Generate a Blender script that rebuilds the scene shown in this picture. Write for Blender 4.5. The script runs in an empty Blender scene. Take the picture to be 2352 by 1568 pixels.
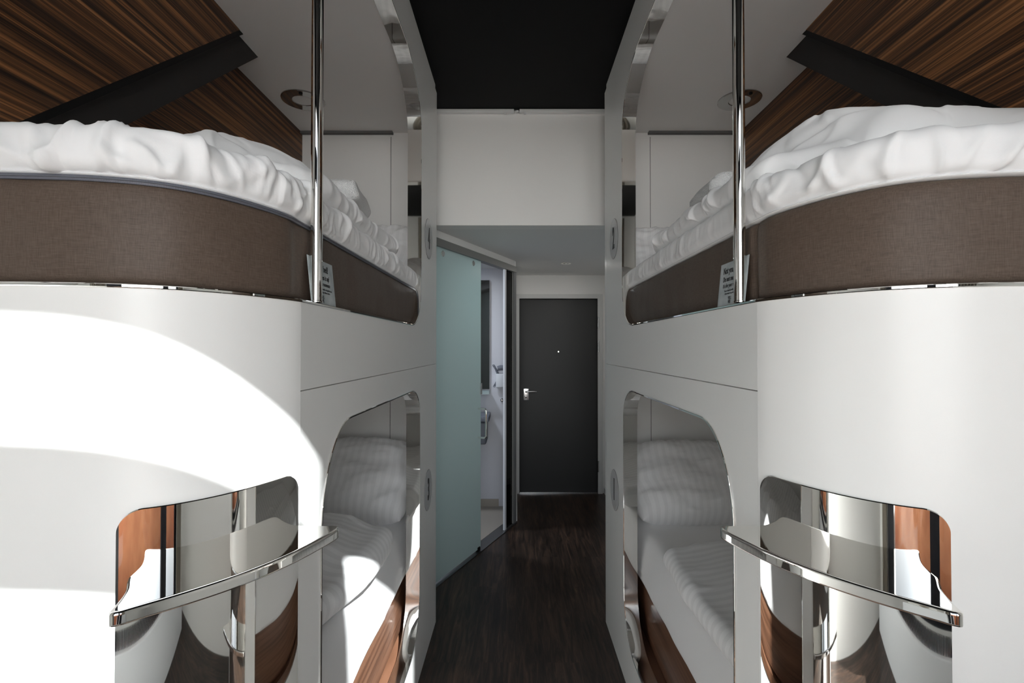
import bpy, bmesh, math, random
from mathutils import Vector, noise, Matrix
from mathutils.geometry import tessellate_polygon

S = bpy.context.scene
COL = S.collection
H0 = 1.523          # eye height
XC = 0.027          # centre line of the aisle
# ------------------------------------------------------------------ camera
cam_data = bpy.data.cameras.new('camera')
cam = bpy.data.objects.new('camera', cam_data)
COL.objects.link(cam)
cam.location = (0, 0, H0)
cam.rotation_euler = (math.pi / 2 + math.atan(14 / 1130), 0, 0)
cam_data.sensor_width = 36
cam_data.lens = 36 * 1130 / 2352
cam_data.shift_x = -9 / 2352
cam_data.clip_start = 0.02
S.camera = cam
# ------------------------------------------------------------------ world, sun, exposure
OPEN_SKY, HORIZON_FILL, AISLE_FILL = 0.45, 3.4, 5.0
S.view_settings.view_transform = 'Standard'
S.view_settings.look = 'None'
S.view_settings.gamma = 1
S.view_settings.exposure = 0.6
S.view_settings.use_curve_mapping = False
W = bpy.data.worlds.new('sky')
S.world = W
W.use_nodes = True
nt = W.node_tree
bg = nt.nodes['Background']
tc = nt.nodes.new('ShaderNodeTexCoord')
sx = nt.nodes.new('ShaderNodeSeparateXYZ')
cr = nt.nodes.new('ShaderNodeValToRGB')
cr.color_ramp.elements[0].position = 0.0
cr.color_ramp.elements[0].color = (1.0, 0.965, 0.93, 1)
cr.color_ramp.elements[1].position = 0.9
cr.color_ramp.elements[1].color = (0.55, 0.70, 1.0, 1)
nt.links.new(tc.outputs['Generated'], sx.inputs[0])
nt.links.new(sx.outputs['Z'], cr.inputs[0])
# extra horizon glow added to the sky to light the deep aisle
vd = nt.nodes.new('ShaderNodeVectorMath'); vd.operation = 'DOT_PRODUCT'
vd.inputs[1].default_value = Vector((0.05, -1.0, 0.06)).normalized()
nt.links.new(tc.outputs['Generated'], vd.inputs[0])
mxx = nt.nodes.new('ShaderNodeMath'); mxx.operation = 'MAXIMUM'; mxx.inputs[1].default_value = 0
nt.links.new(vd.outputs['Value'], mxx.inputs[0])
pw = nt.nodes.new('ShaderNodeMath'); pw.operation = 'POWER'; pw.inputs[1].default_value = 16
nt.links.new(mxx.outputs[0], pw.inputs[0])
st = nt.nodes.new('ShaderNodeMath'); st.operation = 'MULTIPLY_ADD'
st.inputs[1].default_value = AISLE_FILL
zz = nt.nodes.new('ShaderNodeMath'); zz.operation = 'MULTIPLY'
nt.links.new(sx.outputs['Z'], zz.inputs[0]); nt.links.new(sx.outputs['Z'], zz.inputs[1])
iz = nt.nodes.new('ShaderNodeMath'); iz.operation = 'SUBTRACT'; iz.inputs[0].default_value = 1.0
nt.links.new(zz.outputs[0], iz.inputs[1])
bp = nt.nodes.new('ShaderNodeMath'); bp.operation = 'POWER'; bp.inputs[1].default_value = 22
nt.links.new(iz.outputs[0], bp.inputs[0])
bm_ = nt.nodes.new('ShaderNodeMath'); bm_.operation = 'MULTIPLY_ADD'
bm_.inputs[1].default_value = HORIZON_FILL
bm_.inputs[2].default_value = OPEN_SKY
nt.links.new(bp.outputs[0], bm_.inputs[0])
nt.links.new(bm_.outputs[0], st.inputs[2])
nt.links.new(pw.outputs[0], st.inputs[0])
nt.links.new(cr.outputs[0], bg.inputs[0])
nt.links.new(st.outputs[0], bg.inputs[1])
sun_data = bpy.data.lights.new('sun', 'SUN')
sun_data.energy = 14.0
sun_data.angle = math.radians(0.6)
sun_data.color = (1.0, 1.0, 1.0)
sun = bpy.data.objects.new('sun', sun_data)
COL.objects.link(sun)
sun.location = (2, -4, 6)
sun.rotation_euler = Vector((-0.45, 1.0, -0.81)).to_track_quat('-Z', 'Y').to_euler()
WIN = dict(x0=-0.62, x1=0.957, y=-0.90, z0=0.42, z1=2.958, mull=0.59)
por = bpy.data.lights.new('window_portal', 'AREA')
por.shape = 'RECTANGLE'
por.size = WIN['x1'] - WIN['x0']
por.size_y = WIN['z1'] - WIN['z0']
por.cycles.is_portal = True
po = bpy.data.objects.new('window_portal', por)
COL.objects.link(po)
po.location = ((WIN['x0'] + WIN['x1']) / 2, WIN['y'] - 0.09, (WIN['z0'] + WIN['z1']) / 2)
po.rotation_euler = (math.pi / 2, 0, 0)      # faces into the room
po.rotation_euler = Vector((0, 1, 0)).to_track_quat('-Z', 'Y').to_euler()
S.cycles.max_bounces = 14
S.cycles.diffuse_bounces = 12
S.cycles.glossy_bounces = 8
S.cycles.transparent_max_bounces = 12
S.cycles.sample_clamp_indirect = 8
S.cycles.caustics_reflective = True
S.cycles.use_denoising = True

# ------------------------------------------------------------------ materials
def new_mat(name):
    m = bpy.data.materials.new(name)
    m.use_nodes = True
    return m, m.node_tree, m.node_tree.nodes['Principled BSDF']

def simple(name, col, rough=0.5, metal=0.0, spec=0.5, coat=0.0):
    m, t, p = new_mat(name)
    p.inputs['Base Color'].default_value = (*col, 1)
    p.inputs['Roughness'].default_value = rough
    p.inputs['Metallic'].default_value = metal
    p.inputs['Specular IOR Level'].default_value = spec
    p.inputs['Coat Weight'].default_value = coat
    p.inputs['Coat Roughness'].default_value = 0.08
    return m

def node(t, kind, **kw):
    n = t.nodes.new(kind)
    for k, v in kw.items():
        setattr(n, k, v)
    return n

def mapping(t, scale, coord='Object'):
    c = node(t, 'ShaderNodeTexCoord')
    mp = node(t, 'ShaderNodeMapping')
    mp.inputs['Scale'].default_value = scale
    t.links.new(c.outputs[coord], mp.inputs[0])
    return mp

def bump(t, p, src, strength, dist=0.002):
    b = node(t, 'ShaderNodeBump')
    b.inputs['Strength'].default_value = strength
    b.inputs['Distance'].default_value = dist
    t.links.new(src, b.inputs['Height'])
    t.links.new(b.outputs[0], p.inputs['Normal'])

def ramp(t, src, stops):
    r = node(t, 'ShaderNodeValToRGB')
    e = r.color_ramp.elements
    while len(e) > 1:
        e.remove(e[-1])
    e[0].position = stops[0][0]; e[0].color = (*stops[0][1], 1)
    for pos, c in stops[1:]:
        q = e.new(pos); q.color = (*c, 1)
    t.links.new(src, r.inputs[0])
    return r

M = {}
def mk_white(name, col, rough, spec=0.4):
    m, t, p = new_mat(name)
    p.inputs['Base Color'].default_value = (*col, 1)
    p.inputs['Roughness'].default_value = rough
    p.inputs['Specular IOR Level'].default_value = spec
    mp = mapping(t, (1, 1, 1))
    n = node(t, 'ShaderNodeTexNoise')
    n.inputs['Scale'].default_value = 420
    n.inputs['Detail'].default_value = 2
    t.links.new(mp.outputs[0], n.inputs['Vector'])
    bump(t, p, n.outputs[0], 0.06, 0.001)
    return m
M['laminate'] = mk_white('white_laminate', (0.90, 0.90, 0.885), 0.32, 0.35)
M['plaster'] = mk_white('white_plaster', (0.86, 0.855, 0.84), 0.75, 0.2)
M['soffit'] = mk_white('grey_ceiling_paint', (0.80, 0.80, 0.79), 0.8, 0.2)
M['lining'] = mk_white('grey_lining', (0.82, 0.815, 0.805), 0.5, 0.3)
M['black'] = simple('black_paint', (0.008, 0.0078, 0.008), 0.75, spec=0.2)
M['charcoal'] = simple('charcoal_panel', (0.022, 0.020, 0.019), 0.6, spec=0.3)
M['blacktrim'] = simple('black_edge', (0.004, 0.004, 0.004), 0.5, spec=0.2)
M['chrome'] = simple('mirror_chrome', (0.86, 0.85, 0.82), 0.025, 1.0)
M['steel'] = simple('brushed_steel', (0.6, 0.6, 0.6), 0.22, 1.0)
M['door'] = mk_white('grey_door_paint', (0.05, 0.05, 0.05), 0.5, 0.35)
M['frame'] = mk_white('light_frame_paint', (0.64, 0.64, 0.63), 0.5, 0.35)
M['tracktrim'] = simple('grey_anodised_track', (0.26, 0.26, 0.25), 0.55, 0.3)
M['darksteel'] = simple('dark_steel', (0.22, 0.22, 0.22), 0.3, 1.0)
M['cornertrim'] = simple('grey_corner_trim', (0.16, 0.16, 0.165), 0.4)
M['lampring'] = simple('dark_chrome', (0.42, 0.42, 0.41), 0.06, 1.0)
M['navy'] = simple('dark_window_frame', (0.012, 0.013, 0.02), 0.35)
M['number'] = simple('number_black', (0.012, 0.012, 0.012), 0.5)
M['disc'] = simple('number_disc', (0.62, 0.62, 0.63), 0.25, spec=0.4)
M['discring'] = simple('disc_edge', (0.06, 0.06, 0.06), 0.4)
M['gap'] = simple('shadow_gap', (0.16, 0.16, 0.16), 0.8, spec=0.1)
M['tile'] = simple('beige_tile', (0.36, 0.32, 0.27), 0.4)
M['greytile'] = simple('bathroom_wall', (0.62, 0.62, 0.66), 0.4)
M['darkglass'] = simple('dark_mirror_glass', (0.02, 0.018, 0.014), 0.05, spec=0.8)
M['plastic'] = simple('white_plastic', (0.75, 0.77, 0.8), 0.4)
M['greyplastic'] = simple('grey_plastic', (0.16, 0.17, 0.2), 0.45)
M['rail'] = simple('white_rail', (0.75, 0.75, 0.75), 0.4)
M['curtain'] = simple('beige_curtain', (0.30, 0.27, 0.23), 0.9, spec=0.1)
M['zip'] = None

def wood_panel():
    m, t, p = new_mat('striped_dark_wood')
    mp = mapping(t, (1, 0.35, 34))
    n1 = node(t, 'ShaderNodeTexNoise')
    n1.inputs['Scale'].default_value = 1.6
    n1.inputs['Detail'].default_value = 6
    n1.inputs['Roughness'].default_value = 0.72
    n1.inputs['Distortion'].default_value = 0.25
    t.links.new(mp.outputs[0], n1.inputs['Vector'])
    mp2 = mapping(t, (1, 0.5, 170))
    n2 = node(t, 'ShaderNodeTexNoise')
    n2.inputs['Scale'].default_value = 1.5
    n2.inputs['Detail'].default_value = 3
    t.links.new(mp2.outputs[0], n2.inputs['Vector'])
    mx = node(t, 'ShaderNodeMath', operation='MULTIPLY_ADD')
    mx.inputs[1].default_value = 0.35
    t.links.new(n2.outputs[0], mx.inputs[0])
    mx2 = node(t, 'ShaderNodeMath', operation='MULTIPLY')
    mx2.inputs[1].default_value = 0.85
    t.links.new(n1.outputs[0], mx2.inputs[0])
    t.links.new(mx2.outputs[0], mx.inputs[2])
    r = ramp(t, mx.outputs[0], [(0.42, (0.010, 0.006, 0.004)), (0.52, (0.035, 0.017, 0.009)), (0.60, (0.10, 0.043, 0.018)), (0.69, (0.26, 0.11, 0.04)), (0.83, (0.42, 0.20, 0.08))])
    t.links.new(r.outputs[0], p.inputs['Base Color'])
    p.inputs['Roughness'].default_value = 0.42
    p.inputs['Specular IOR Level'].default_value = 0.3
    return m
M['wood'] = wood_panel()

def wood_plinth():
    m, t, p = new_mat('warm_brown_wood')
    mp = mapping(t, (3, 0.8, 30))
    n = node(t, 'ShaderNodeTexNoise')
    n.inputs['Scale'].default_value = 2.2
    n.inputs['Detail'].default_value = 5
    t.links.new(mp.outputs[0], n.inputs['Vector'])
    r = ramp(t, n.outputs[0], [(0.3, (0.085, 0.038, 0.021)), (0.5, (0.15, 0.070, 0.040)), (0.75, (0.21, 0.105, 0.062))])
    t.links.new(r.outputs[0], p.inputs['Base Color'])
    p.inputs['Roughness'].default_value = 0.4
    return m
M['plinth'] = wood_plinth()

def floor_mat():
    m, t, p = new_mat('dark_wood_planks')
    c = node(t, 'ShaderNodeTexCoord')
    sp = node(t, 'ShaderNodeSeparateXYZ')
    t.links.new(c.outputs['Object'], sp.inputs[0])
    cb = node(t, 'ShaderNodeCombineXYZ')
    t.links.new(sp.outputs['Y'], cb.inputs['X'])
    t.links.new(sp.outputs['X'], cb.inputs['Y'])
    br = node(t, 'ShaderNodeTexBrick')
    br.offset = 0.37
    br.inputs['Scale'].default_value = 1
    br.inputs['Brick Width'].default_value = 1.2
    br.inputs['Row Height'].default_value = 0.152
    br.inputs['Mortar Size'].default_value = 0.0006
    br.inputs['Color1'].default_value = (0.0, 0.0, 0.0, 1)
    br.inputs['Color2'].default_value = (1, 1, 1, 1)
    br.inputs['Mortar'].default_value = (0.2, 0.2, 0.2, 1)
    t.links.new(cb.outputs[0], br.inputs['Vector'])
    # grain, shifted per plank
    off = node(t, 'ShaderNodeVectorMath', operation='SCALE')
    off.inputs['Scale'].default_value = 7
    t.links.new(br.outputs['Color'], off.inputs[0])
    ad = node(t, 'ShaderNodeVectorMath', operation='ADD')
    t.links.new(c.outputs['Object'], ad.inputs[0])
    t.links.new(off.outputs[0], ad.inputs[1])
    mp = node(t, 'ShaderNodeMapping')
    mp.inputs['Scale'].default_value = (26, 2.0, 1)
    t.links.new(ad.outputs[0], mp.inputs[0])
    n = node(t, 'ShaderNodeTexNoise')
    n.inputs['Scale'].default_value = 1.5
    n.inputs['Detail'].default_value = 8
    n.inputs['Roughness'].default_value = 0.68
    n.inputs['Distortion'].default_value = 0.9
    t.links.new(mp.outputs[0], n.inputs['Vector'])
    r = ramp(t, n.outputs[0], [(0.30, (0.012, 0.0085, 0.0075)), (0.47, (0.034, 0.023, 0.018)), (0.60, (0.075, 0.046, 0.033)), (0.78, (0.16, 0.095, 0.062))])
    mp3 = mapping(t, (5, 1.2, 1))
    n3 = node(t, 'ShaderNodeTexNoise')
    n3.inputs['Scale'].default_value = 1.3
    n3.inputs['Detail'].default_value = 4
    t.links.new(mp3.outputs[0], n3.inputs['Vector'])
    r3 = ramp(t, n3.outputs[0], [(0.3, (0.55, 0.55, 0.55)), (0.7, (1.35, 1.3, 1.25))])
    mm = node(t, 'ShaderNodeMix', data_type='RGBA', blend_type='MULTIPLY')
    mm.inputs[0].default_value = 1
    t.links.new(r.outputs[0], mm.inputs[6])
    t.links.new(r3.outputs[0], mm.inputs[7])
    t.links.new(mm.outputs[2], p.inputs['Base Color'])
    p.inputs['Roughness'].default_value = 0.36
    p.inputs['Specular IOR Level'].default_value = 0.35
    bump(t, p, n.outputs[0], 0.25, 0.001)
    return m
M['floor'] = floor_mat()

def leather():
    m, t, p = new_mat('brown_woven_vinyl')
    mpa = mapping(t, (60, 60, 900))
    mpb = mapping(t, (900, 900, 40))
    na = node(t, 'ShaderNodeTexNoise'); nb = node(t, 'ShaderNodeTexNoise')
    for n_, mp in ((na, mpa), (nb, mpb)):
        n_.inputs['Scale'].default_value = 1.0
        n_.inputs['Detail'].default_value = 2
        t.links.new(mp.outputs[0], n_.inputs['Vector'])
    ad = node(t, 'ShaderNodeMath', operation='ADD')
    t.links.new(na.outputs[0], ad.inputs[0]); t.links.new(nb.outputs[0], ad.inputs[1])
    r = ramp(t, ad.outputs[0], [(0.0, (0.075, 0.052, 0.039)), (1.0, (0.132, 0.096, 0.073))])
    hv = node(t, 'ShaderNodeMath', operation='MULTIPLY_ADD')
    hv.inputs[1].default_value = 1.6; hv.inputs[2].default_value = -1.1
    t.links.new(ad.outputs[0], hv.inputs[0])
    t.links.new(hv.outputs[0], r.inputs[0])
    t.links.new(r.outputs[0], p.inputs['Base Color'])
    p.inputs['Roughness'].default_value = 0.55
    p.inputs['Specular IOR Level'].default_value = 0.35
    bump(t, p, ad.outputs[0], 0.25, 0.0008)
    return m
M['leather'] = leather()
M['piping'] = simple('dark_brown_piping', (0.035, 0.024, 0.018), 0.45)

def cloth(name, col, stripes=0.0, period=0.03, rough=0.85, axis='X', terry=False):
    m, t, p = new_mat(name)
    p.inputs['Roughness'].default_value = rough
    p.inputs['Specular IOR Level'].default_value = 0.15
    p.inputs['Sheen Weight'].default_value = 0.15
    p.inputs['Base Color'].default_value = (*col, 1)
    if stripes:
        c = node(t, 'ShaderNodeUVMap')
        sp = node(t, 'ShaderNodeSeparateXYZ')
        t.links.new(c.outputs[0], sp.inputs[0])
        mu = node(t, 'ShaderNodeMath', operation='MULTIPLY'); mu.inputs[1].default_value = 1 / period
        t.links.new(sp.outputs[axis], mu.inputs[0])
        fr = node(t, 'ShaderNodeMath', operation='PINGPONG'); fr.inputs[1].default_value = 0.5
        t.links.new(mu.outputs[0], fr.inputs[0])
        a = tuple(x * (1 - stripes) for x in col)
        r = ramp(t, fr.outputs[0], [(0.22, a), (0.27, col)])
        t.links.new(r.outputs[0], p.inputs['Base Color'])
    n = node(t, 'ShaderNodeTexNoise')
    mp = mapping(t, (1, 1, 1))
    n.inputs['Scale'].default_value = 900 if not terry else 260
    n.inputs['Detail'].default_value = 2
    t.links.new(mp.outputs[0], n.inputs['Vector'])
    bump(t, p, n.outputs[0], 0.12 if not terry else 1.0, 0.001 if not terry else 0.006)
    return m
WH = (0.90, 0.90, 0.905)
M['cotton'] = cloth('white_cotton', WH)
M['satin'] = cloth('white_striped_cotton', WH, 0.075, 0.036, axis='X')
M['satiny'] = cloth('white_striped_cotton_across', WH, 0.16, 0.046, axis='Y')
M['satinp'] = cloth('white_striped_pillowcase', WH, 0.06, 0.036, axis='X')
M['terry'] = cloth('white_terry', (0.84, 0.84, 0.84), terry=True, rough=0.95)

def zip_mat():
    m, t, p = new_mat('grey_zip_tape')
    c = node(t, 'ShaderNodeUVMap')
    w = node(t, 'ShaderNodeTexWave')
    w.inputs['Scale'].default_value = 260
    t.links.new(c.outputs[0], w.inputs['Vector'])
    r = ramp(t, w.outputs[0], [(0.2, (0.07, 0.075, 0.095)), (0.8, (0.16, 0.165, 0.20))])
    t.links.new(r.outputs[0], p.inputs['Base Color'])
    p.inputs['Roughness'].default_value = 0.5
    return m
M['zip'] = zip_mat()

def frosted():
    m, t, p = new_mat('frosted_green_glass')
    p.inputs['Base Color'].default_value = (0.68, 0.765, 0.755, 1)
    p.inputs['Roughness'].default_value = 0.28
    p.inputs['Specular IOR Level'].default_value = 0.5
    tr = node(t, 'ShaderNodeBsdfTranslucent')
    tr.inputs[0].default_value = (0.58, 0.70, 0.67, 1)
    mx = node(t, 'ShaderNodeMixShader'); mx.inputs[0].default_value = 0.45
    t.links.new(p.outputs[0], mx.inputs[1]); t.links.new(tr.outputs[0], mx.inputs[2])
    t.links.new(mx.outputs[0], t.nodes['Material Output'].inputs[0])
    return m
M['frosted'] = frosted()

def clear_glass(name='clear_glass', tint=(0.96, 0.98, 0.98)):
    m, t, p = new_mat(name)
    t.nodes.remove(p)
    tr = node(t, 'ShaderNodeBsdfTransparent'); tr.inputs[0].default_value = (*tint, 1)
    gl = node(t, 'ShaderNodeBsdfGlossy'); gl.inputs['Roughness'].default_value = 0.01
    fr = node(t, 'ShaderNodeFresnel'); fr.inputs[0].default_value = 1.35
    mx = node(t, 'ShaderNodeMixShader')
    t.links.new(fr.outputs[0], mx.inputs[0])
    t.links.new(tr.outputs[0], mx.inputs[1]); t.links.new(gl.outputs[0], mx.inputs[2])
    t.links.new(mx.outputs[0], t.nodes['Material Output'].inputs[0])
    return m
M['glass'] = clear_glass()
M['tinted'] = clear_glass('smoked_glass', (0.28, 0.27, 0.25))

def terracotta():
    m, t, p = new_mat('terracotta')
    mp = mapping(t, (1, 1, 1))
    n = node(t, 'ShaderNodeTexNoise'); n.inputs['Scale'].default_value = 6; n.inputs['Detail'].default_value = 6
    t.links.new(mp.outputs[0], n.inputs['Vector'])
    r = ramp(t, n.outputs[0], [(0.3, (0.34, 0.12, 0.055)), (0.7, (0.48, 0.19, 0.09))])
    t.links.new(r.outputs[0], p.inputs['Base Color'])
    p.inputs['Roughness'].default_value = 0.8
    return m
M['terra'] = terracotta()
M['concrete'] = simple('grey_concrete', (0.22, 0.22, 0.22), 0.9)

def paper():
    m, t, p = new_mat('grey_blue_card')
    mp = mapping(t, (1, 1, 1))
    n = node(t, 'ShaderNodeTexNoise'); n.inputs['Scale'].default_value = 30; n.inputs['Detail'].default_value = 5
    t.links.new(mp.outputs[0], n.inputs['Vector'])
    r = ramp(t, n.outputs[0], [(0.3, (0.36, 0.41, 0.43)), (0.7, (0.56, 0.60, 0.61))])
    t.links.new(r.outputs[0], p.inputs['Base Color'])
    p.inputs['Roughness'].default_value = 0.6
    return m
M['paper'] = paper()
M['ink'] = simple('card_ink', (0.02, 0.018, 0.02), 0.6)
M['inkred'] = simple('card_red_ink', (0.45, 0.04, 0.03), 0.6)

# ------------------------------------------------------------------ mesh helpers
def smooth(me, ang=35):
    for f in me.polygons:
        f.use_smooth = True
    me.set_sharp_from_angle(angle=math.radians(ang))

def mesh_obj(name, verts, faces, mat, parent=None, ang=35, uvs=None, recalc=True):
    me = bpy.data.meshes.new(name)
    me.from_pydata([tuple(v) for v in verts], [], faces)
    if uvs is not None:
        ul = me.uv_layers.new(name='UVMap')
        for lp in me.loops:
            ul.data[lp.index].uv = uvs[lp.vertex_index]
    if recalc:
        bm = bmesh.new(); bm.from_mesh(me)
        bmesh.ops.recalc_face_normals(bm, faces=bm.faces)
        bm.to_mesh(me); bm.free()
    smooth(me, ang)
    me.materials.append(mat)
    return link(name, me, parent)

def link(name, me, parent=None):
    o = bpy.data.objects.new(name, me)
    COL.objects.link(o)
    if parent is not None:
        o.parent = parent
        # vertices are in world metres: cancel the chain of parents' offsets
        off = Vector((0, 0, 0)); q = parent
        while q is not None:
            off += q.location; q = q.parent
        o.location = -off
    return o

def thing(name, label, cat, loc, group=None):
    o = bpy.data.objects.new(name, None)
    COL.objects.link(o)
    o.empty_display_size = 0.05
    o.location = loc
    o['label'] = label; o['category'] = cat
    if group: o['group'] = group
    return o

def tag(o, label, cat, group=None):
    o['label'] = label; o['category'] = cat
    if group: o['group'] = group
    recenter(o)
    return o

def recenter(o):
    me = o.data
    xs = [v.co for v in me.vertices]
    c = Vector(((min(v.x for v in xs) + max(v.x for v in xs)) / 2, (min(v.y for v in xs) + max(v.y for v in xs)) / 2, min(v.z for v in xs)))
    me.transform(Matrix.Translation(-c))
    o.location = o.location + c

def struct(o):
    o['kind'] = 'structure'
    return o

class MB:
    def __init__(s): s.v = []; s.f = []
    def add(s, verts, faces):
        b = len(s.v); s.v += [tuple(q) for q in verts]; s.f += [[b + i for i in f] for f in faces]
    def box(s, x0, x1, y0, y1, z0, z1):
        s.add([(x0, y0, z0), (x1, y0, z0), (x1, y1, z0), (x0, y1, z0), (x0, y0, z1), (x1, y0, z1), (x1, y1, z1), (x0, y1, z1)],
              [(0, 3, 2, 1), (4, 5, 6, 7), (0, 1, 5, 4), (1, 2, 6, 5), (2, 3, 7, 6), (3, 0, 4, 7)])
        return s
    def tube(s, pts, r, n=24, caps=True):
        pts = [Vector(p) for p in pts]
        rings = []
        ref = None
        for i, p in enumerate(pts):
            d = (pts[min(i + 1, len(pts) - 1)] - pts[max(i - 1, 0)]).normalized()
            if ref is None:
                ref = Vector((1, 0, 0)) if abs(d.x) < 0.9 else Vector((0, 1, 0))
            a = (ref - d * ref.dot(d)).normalized(); b = d.cross(a); ref = a
            rr = r[i] if isinstance(r, (list, tuple)) else r
            rings.append([p + (a * math.cos(2 * math.pi * k / n) + b * math.sin(2 * math.pi * k / n)) * rr for k in range(n)])
        vs = [q for ring in rings for q in ring]; fs = []
        for i in range(len(pts) - 1):
            for k in range(n):
                fs.append((i * n + k, i * n + (k + 1) % n, (i + 1) * n + (k + 1) % n, (i + 1) * n + k))
        if caps:
            fs.append(list(range(n))[::-1]); fs.append([(len(pts) - 1) * n + k for k in range(n)])
        s.add(vs, fs)
        return s
    def build(s, name, mat, parent=None, ang=35, bevel=0):
        o = mesh_obj(name, s.v, s.f, mat, parent, ang)
        if bevel:
            bm = bmesh.new(); bm.from_mesh(o.data)
            es = [e for e in bm.edges if len(e.link_faces) == 2 and e.calc_face_angle(0) > 0.6]
            bmesh.ops.bevel(bm, geom=es, offset=bevel, segments=3, affect='EDGES', profile=0.5)
            bm.to_mesh(o.data); bm.free(); smooth(o.data, 40)
        return o

def catmull(P, n=12, closed=False):
    P = [Vector(p) for p in P]; out = []
    L = len(P); rng = L if closed else L - 1
    for i in range(rng):
        if closed:
            a, b, c, d = P[(i - 1) % L], P[i], P[(i + 1) % L], P[(i + 2) % L]
        else:
            a, b, c, d = P[max(i - 1, 0)], P[i], P[i + 1], P[min(i + 2, L - 1)]
        for k in range(n):
            t = k / n
            out.append(0.5 * ((2 * b) + (c - a) * t + (2 * a - 5 * b + 4 * c - d) * t * t + (3 * b - a - 3 * c + d) * t ** 3))
    if not closed: out.append(P[-1])
    return out

def resample(P, n):
    L = [0]
    for a, b in zip(P, P[1:]): L.append(L[-1] + (b - a).length)
    out = []; j = 0
    for i in range(n):
        s_ = L[-1] * i / (n - 1)
        while j < len(L) - 2 and L[j + 1] < s_: j += 1
        f = (s_ - L[j]) / max(L[j + 1] - L[j], 1e-9)
        out.append(P[j].lerp(P[j + 1], f))
    return out

# plan of the pod front: (u, Y) with u = distance from the aisle's centre line
U0 = 0.4725
Y_END = 2.70
FRONT_CTRL = [(U0, 1.12), (U0, 1.07), (0.4737, 1.017), (0.4875, 0.96), (0.513, 0.895), (0.541, 0.848), (0.580, 0.806), (0.630, 0.777), (0.70, 0.757), (0.78, 0.748), (0.90, 0.742), (1.05, 0.738), (1.30, 0.735)]
FRONT = resample([Vector((a, b)) for a, b in [(q.x, q.y) for q in catmull([(a, b, 0) for a, b in FRONT_CTRL], 14)]], 150)
# relax for a clean mirror curve
for _ in range(10):
    FRONT = [FRONT[0]] + [(FRONT[i - 1] + FRONT[i] * 2 + FRONT[i + 1]) / 4 for i in range(1, len(FRONT) - 1)] + [FRONT[-1]]
FRONT = resample([Vector((q.x, q.y)) for q in catmull([(q.x, q.y, 0) for q in FRONT], 8)], 520)
_k = min(range(len(FRONT)), key=lambda i: abs(FRONT[i].y - 1.0178))
_du = FRONT[_k].x - U0
for _i, _p in enumerate(FRONT):     # flush with the flat panel at the seam
    if _i <= _k: _p.x = U0
    else:
        _t = max(0, min(1, (_p.y - .86) / (1.0178 - .86))); _p.x -= _du * _t * _t * (3 - 2 * _t)
FN = []     # inward normals (into the pod)
for i in range(len(FRONT)):
    d = (FRONT[min(i + 1, len(FRONT) - 1)] - FRONT[max(i - 1, 0)]).normalized()
    FN.append(Vector((-d.y, d.x)) if (-d.y) > -1 and (Vector((-d.y, d.x)).dot(Vector((1, 1))) > 0) else Vector((d.y, -d.x)))

def W3(side, u, y, z):
    return Vector((XC + side * u, y, z))

LEDGE = 1.623
TOPZ = 2.758
POD_TOP = 2.955
SEAM = 1.433

def ell_corner(cy, cz, ry, rz, a0, a1, n=14):
    return [(cy + ry * math.cos(math.radians(a0 + (a1 - a0) * i / n)), cz + rz * math.sin(math.radians(a0 + (a1 - a0) * i / n))) for i in range(n + 1)]

# lower opening, (Y, Z), counter-clockwise seen with Y to the right
LOW = (ell_corner(2.275 - .20, .20 + .22, .20, .22, -90, 0) + ell_corner(2.275 - .175, 1.333 - .13, .175, .13, 0, 90)
       + ell_corner(1.131 + .20, 1.333 - .24, .20, .24, 90, 180, 18) + ell_corner(1.131 + .12, .20 + .12, .12, .12, 180, 270, 10))
# upper opening open towards the near end
UP_B = ell_corner(2.29 - .19, LEDGE + .18, .19, .18, -90, 0)
UP_T = ell_corner(2.29 - .34, TOPZ - .24, .34, .24, 0, 90, 18)

def grow(P, d_, closed):
    out = []; n = len(P)
    for k in range(n):
        a = Vector(P[k - 1] if (closed or k) else P[k]); b = Vector(P[(k + 1) % n] if (closed or k < n - 1) else P[k]); t = (b - a).normalized()
        out.append((P[k][0] + t.y * d_, P[k][1] - t.x * d_))
    return out

def prism(outer, hole, depth, mp, name, mat, parent):
    """flat panel from 2D outlines; mp(a,b,d) -> world"""
    loops = [[Vector((a, b, 0)) for a, b in outer]]
    if hole: loops.append([Vector((a, b, 0)) for a, b in hole])
    tri = tessellate_polygon(loops)
    pts = [q for l in loops for q in l]
    n = len(pts)
    vs = [mp(q.x, q.y, 0) for q in pts] + [mp(q.x, q.y, depth) for q in pts]
    fs = [tuple(t_) for t_ in tri] + [tuple(n + i for i in reversed(t_)) for t_ in tri]
    b = 0
    for l in loops:
        k = len(l)
        for i in range(k):
            j = (i + 1) % k
            fs.append((b + i, b + j, n + b + j, n + b + i))
        b += k
    return mesh_obj(name, vs, fs, mat, parent, 25)

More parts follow.
